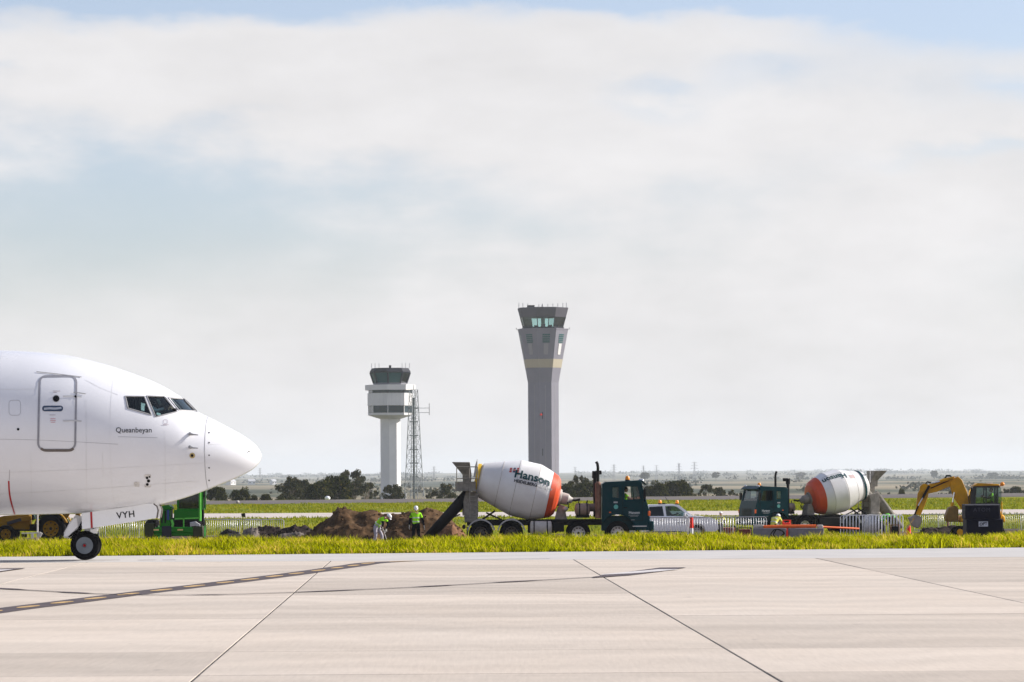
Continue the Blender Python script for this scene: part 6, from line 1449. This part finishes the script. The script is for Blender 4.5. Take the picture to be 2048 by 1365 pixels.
# ------------------------------------------------------------------ trees
m_bark = mat('eucalypt_bark', (.20, .155, .12), .9, 0, .3, 3)
m_gum = leafy_mat('gum_leaves', (.014, .018, .009), (.068, .068, .030), (.13, .10, .05), .25, .2)
m_bush = leafy_mat('dark_bush_leaves', (.006, .010, .003), (.050, .056, .012), (.12, .10, .025), .25, .12)
def tree_proto(seed, style):
    rr_ = random.Random(seed); T = thing('tree', 'x', 'tree'); H = 10.0
    if style == 'bush': trunk_h, ncl, rad, W, cr_ = 1.6, 60, 1.5, 4.2, 170
    elif style == 'round': trunk_h, ncl, rad, W, cr_ = 2.4, 40, 1.5, 4.0, 170
    elif style == 'gum': trunk_h, ncl, rad, W, cr_ = 3.2, 26, 1.2, 4.0, 150
    else: trunk_h, ncl, rad, W, cr_ = 4.0, 12, 1.0, 3.6, 90
    centers = []
    for k in range(ncl):
        a = rr_.uniform(0, 2*math.pi)
        if style == 'bush': z = rr_.uniform(.4, 9.0); w = W*math.sqrt(max(.05, 1-(z/9.6)**1.6)); q = w*math.sqrt(rr_.uniform(.25, 1)); c = (q*math.cos(a), q*math.sin(a), z)
        else: z0 = trunk_h+1.0; t = rr_.uniform(0, 1); z = z0+t*(8.8-z0); w = W*(.45+.55*math.sin(math.pi*min(1, t*.85+.1))); q = w*math.sqrt(rr_.uniform(.15, 1)); c = (q*math.cos(a), q*math.sin(a), z)
        centers.append(Vector(c))
    tk = MB(); lean = Vector((rr_.uniform(-.6, .6), rr_.uniform(-.4, .4), 0)); tp = Vector((0, 0, trunk_h))+lean
    tk.tube([Vector((0, 0, -1.0)), Vector((0, 0, trunk_h*.5))+lean*.3, tp, Vector((lean.x*1.5, lean.y*1.5, 7.5))], [.34, .27, .20, .05], 8); tr = tk.build('trunk', m_bark, T)
    lb = MB()
    for c in centers[::2 if style != 'sparse' else 1]:
        st = Vector((0, 0, rr_.uniform(trunk_h*.6, trunk_h)))+lean*.8; mid = st.lerp(c, .5)+Vector((0, 0, .5)); lb.tube([st, mid, c], [.11, .07, .025], 5)
    lb.build('limbs', m_bark, tr)
    V = []; n_ = np.random.default_rng(seed)
    for c in centers:
        r_ = rad*n_.uniform(.65, 1.25); m = int(cr_*n_.uniform(.7, 1.2)); pts = n_.normal(0, 1, (m, 3)); pts /= np.linalg.norm(pts, axis=1)[:, None]; pts *= (n_.random(m)**.45)[:, None]*r_*np.array([1.15, 1.15, .72]); V.append(pts+np.array(c))
    C = np.concatenate(V); m = len(C); a = n_.normal(0, 1, (m, 3)); a /= np.linalg.norm(a, axis=1)[:, None]; b = np.cross(a, n_.normal(0, 1, (m, 3))); b /= np.linalg.norm(b, axis=1)[:, None]; s = n_.uniform(.20, .42, m)[:, None]
    Q = np.stack([C-a*s, C+b*s*.55, C+a*s, C-b*s*.55], 1).reshape(-1, 3); F = np.arange(m*4).reshape(-1, 4)
    me = bpy.data.meshes.new('crown'); me.from_pydata(Q.tolist(), [], F.tolist()); link_mesh('crown', me, m_bush if style in ('bush', 'round') else m_gum, T); return T
PROTO = {s: tree_proto(i+21, s.split('_')[0]) for i, s in enumerate(('bush', 'bush_b', 'round', 'round_b', 'gum', 'gum_b', 'sparse', 'sparse_b'))}; PU = {}
TREES = [ # px, top py, base py, width px, style, Y, label
 (434, 972, 1006, 46, 'round', 560, 'rounded dark tree just right of the green machine'), (481, 975, 1006, 42, 'round_b', 565, 'rounded dark tree left of the low shrubs by the runway'),
 (508, 990, 1006, 22, 'bush', 560, 'small shrub right of the two rounded trees'), (531, 988, 1006, 30, 'bush_b', 560, 'low shrub left of the tall open gum'), (560, 993, 1006, 30, 'bush', 562, 'low shrub in front of the tall open gum'),
 (578, 950, 1006, 62, 'gum', 640, 'open gum tree with domed top left of the big bush'), (606, 956, 1006, 50, 'gum_b', 650, 'open gum tree half behind the big dark bush'), (640, 962, 1006, 70, 'bush', 580, 'left half of the big dark spreading bush'), (672, 952, 1006, 80, 'bush_b', 585, 'right half of the big dark spreading bush'),
 (706, 935, 1004, 62, 'gum', 700, 'tallest wispy gum left of the white tower'), (732, 962, 1004, 48, 'sparse', 690, 'thin gum between the tallest gum and white tower'), (757, 976, 1004, 40, 'sparse_b', 680, 'small thin tree at the white tower shaft'),
 (786, 966, 1004, 56, 'gum_b', 640, 'dark tree before the foot of the white tower'), (887, 964, 1002, 50, 'gum', 640, 'dark tree between the mast and the mixer chute'), (860, 982, 1003, 24, 'sparse', 700, 'pale thin tree right of the lattice mast'),
 (1158, 947, 1000, 44, 'gum', 620, 'tall gum right of the orange drum ring'), (1135, 966, 1000, 36, 'round', 600, 'dark round tree touching the orange drum ring'), (1172, 962, 1000, 52, 'round_b', 610, 'dark round tree left of the truck exhaust'),
 (1297, 970, 1000, 26, 'round', 640, 'tree peeping out right of the truck cab'), (1318, 962, 999, 40, 'round_b', 640, 'left tree of the pair above the pickup roof'), (1354, 959, 999, 62, 'round', 650, 'broad right tree of the pair above the pickup'), (1379, 974, 999, 32, 'gum', 660, 'small tree touching the broad tree above the pickup'),
 (1412, 966, 998, 38, 'sparse', 680, 'thin grey tree right of the broad pair'), (1437, 972, 998, 38, 'gum_b', 690, 'grey tree in the middle between pickup and left facing cab'), (1464, 975, 998, 34, 'sparse_b', 690, 'grey tree touching the left facing truck cab'),
 (1803, 978, 994, 20, 'bush', 760, 'small far shrub right of the rear truck hopper'), (1845, 982, 994, 18, 'bush_b', 800, 'small far shrub left of the excavator stick'), (1905, 978, 992, 22, 'bush', 780, 'small far shrub under the excavator boom'),
 (2010, 976, 992, 26, 'gum', 900, 'hazy tree right of the excavator cab'), (2032, 972, 991, 30, 'round', 900, 'hazy round tree near the right picture edge'), (2056, 974, 991, 30, 'gum_b', 900, 'hazy tree cut by the right picture edge'),
 (1868, 941, 951, 15, 'round', 5200, 'lone tree on the far ridge above the boom'), (1985, 945, 953, 22, 'round_b', 5400, 'clump shaped tree on the ridge above the excavator cab'), (1600, 944, 954, 26, 'gum', 5000, 'ridge tree just left of the rear mixer drum'), (1432, 944, 962, 22, 'gum_b', 4200, 'pale ridge tree above the grey roadside trees'), (1290, 945, 962, 22, 'round', 4200, 'pale ridge tree just right of the truck beacon'),
]
for px, pt, pb, w, st, Y, lab in TREES:
    o = PROTO[st] if st not in PU else copy_tree(PROTO[st]); PU[st] = 1
    x = P(px, 950, Y).x; gz = ground_z(x, Y); h = P(px, pt, Y).z-gz; k = Y/FPX; o.location = (x, Y, gz-.1); sz = h/9.6; sxy = w*k/9.2; sxy = max(sxy, sz*.45)
    o.scale = (sxy, sxy, sz); o.rotation_euler = (0, 0, random.uniform(0, 6.28)); tag(o, lab, 'tree', 'trees beyond the runway')
# far scrub, houses
def scrub():
    n_ = np.random.default_rng(5); C = []
    for Y, cnt, sz in ((1150, 30, 3.0), (1600, 50, 3.5), (2300, 80, 4), (3400, 120, 5), (5200, 200, 7), (8000, 260, 9), (11000, 300, 11), (13800, 260, 10)):
        for k in range(cnt):
            yy = Y*n_.uniform(.97, 1.04); x = n_.uniform(-.2, .2)*yy
            dens = .5+.5*math.sin(x/(Y*.018)+Y)*math.sin(x/(Y*.05)+2*Y)
            if dens < n_.uniform(.2, .9): continue
            z = ground_z(x, yy); m = 26; p_ = n_.normal(0, 1, (m, 3))*np.array([sz*.95, sz*.5, sz*.20])+np.array([x, yy, z+sz*.30]); p_[:, 2] = np.maximum(p_[:, 2], z); C.append(np.concatenate([p_, np.full((m, 1), sz)], 1))
    C = np.concatenate(C); s = C[:, 3:4]*.26; C = C[:, :3]; m = len(C); a = n_.normal(0, 1, (m, 3)); a /= np.linalg.norm(a, axis=1)[:, None]; b = np.cross(a, n_.normal(0, 1, (m, 3))); b /= np.linalg.norm(b, axis=1)[:, None]
    Q = np.stack([C-a*s, C+b*s, C+a*s, C-b*s], 1).reshape(-1, 3); me = bpy.data.meshes.new('scrub'); me.from_pydata(Q.tolist(), [], np.arange(m*4).reshape(-1, 4).tolist())
    tag(link_mesh('scrub', me, leafy_mat('far_scrub_leaves', (.05, .058, .042), (.085, .09, .06), (.11, .10, .07), .2)), 'hazy scrub scattered over the far hills', 'scrub', kind='stuff')
scrub()
for i, (px, py, Y, w, lab) in enumerate([(503, 961, 4300, 13, 'far pale house on the hill right of the aircraft nose'), (546, 962, 4300, 9, 'smaller far house left of the open gum'), (462, 966, 4000, 16, 'far long shed on the hill under the aircraft nose')]):
    c = P(px, py, Y); gz = ground_z(c.x, Y); T = thing('farmhouse', lab, 'house', (c.x, Y, gz), R(15+20*i), 'far houses'); w = w*Y/FPX
    b = MB(); b.box((0, 0, 2.2), (w, 7, 4.4)); wl = b.build('wall', m_twhite, T); r_ = MB(); r_.add([(-w/2-.4, -4, 4.4), (w/2+.4, -4, 4.4), (w/2+.4, 4, 4.4), (-w/2-.4, 4, 4.4), (-w/2-.4, 0, 6.6), (w/2+.4, 0, 6.6)], [(0, 1, 5, 4), (2, 3, 4, 5), (0, 4, 3), (1, 2, 5), (3, 2, 1, 0)]); r_.build('roof', m_lgrey, T, smooth=False)
    for u in (-.3, .3): g = MB(); g.box((u*w, -3.52, 2.4), (1.6, .1, 1.5)); g.build('window', m_tdark, T)
# small airfield furniture beyond the works
def small_sign():
    Y = 262.0; c = P(487, 1034, Y); gz = ground_z(c.x, Y); T = thing('taxiway_sign', 'small dark taxiway sign on yellow feet by the pale taxiway', 'sign', (c.x, Y, gz))
    h = P(487, 1026.5, Y).z-gz; w = 8*Y/FPX; b = MB(); b.box((0, 0, h-.22), (w, .12, .40), Matrix.Rotation(R(-8), 3, 'Y')); b.build('panel', m_dark, T, bevel=.02)
    for s in (-1, 1): f = MB(); f.cyl((s*w*.3, 0, 0), (s*w*.3, 0, h-.3), .05, n=8); f.build('foot', m_yellow, T)
small_sign()
for px, py, Y, r_, m, nm, lab in ((475, 1008, 395, .22, m_pale, 'runway_light', 'small pale runway light left of the big mound'), (655, 997, 470, .38, m_white, 'marker_dome', 'round white marker dome before the big dark bush')):
    c = P(px, py, Y); gz = ground_z(c.x, Y); T = thing(nm, lab, 'light' if nm == 'runway_light' else 'dome', (c.x, Y, gz)); b = MB(); b.cyl((0, 0, 0), (0, 0, max(.1, c.z-gz)), .06, n=8); b.build('stem', m_grey, T); b = MB(); b.sphere((0, 0, max(.2, c.z-gz)), (r_, r_, r_*.8)); b.build('dome', m, T)

# ------------------------------------------------------------------ haze
hz = MB(); hz.box((0, 8400, 30), (19800, 23200, 130)); me = hz.mesh('haze'); m = bpy.data.materials.new('haze'); m.use_nodes = True; N = m.node_tree.nodes; N.clear()
ou = N.new('ShaderNodeOutputMaterial'); pv = N.new('ShaderNodeVolumePrincipled'); pv.inputs['Color'].default_value = (.86, .93, 1, 1); pv.inputs['Density'].default_value = .00006; pv.inputs['Anisotropy'].default_value = .2
m.node_tree.links.new(pv.outputs[0], ou.inputs['Volume']); o = link_mesh('haze', me, m); tag(o, 'thin pale haze over the airfield', 'haze', kind='stuff')
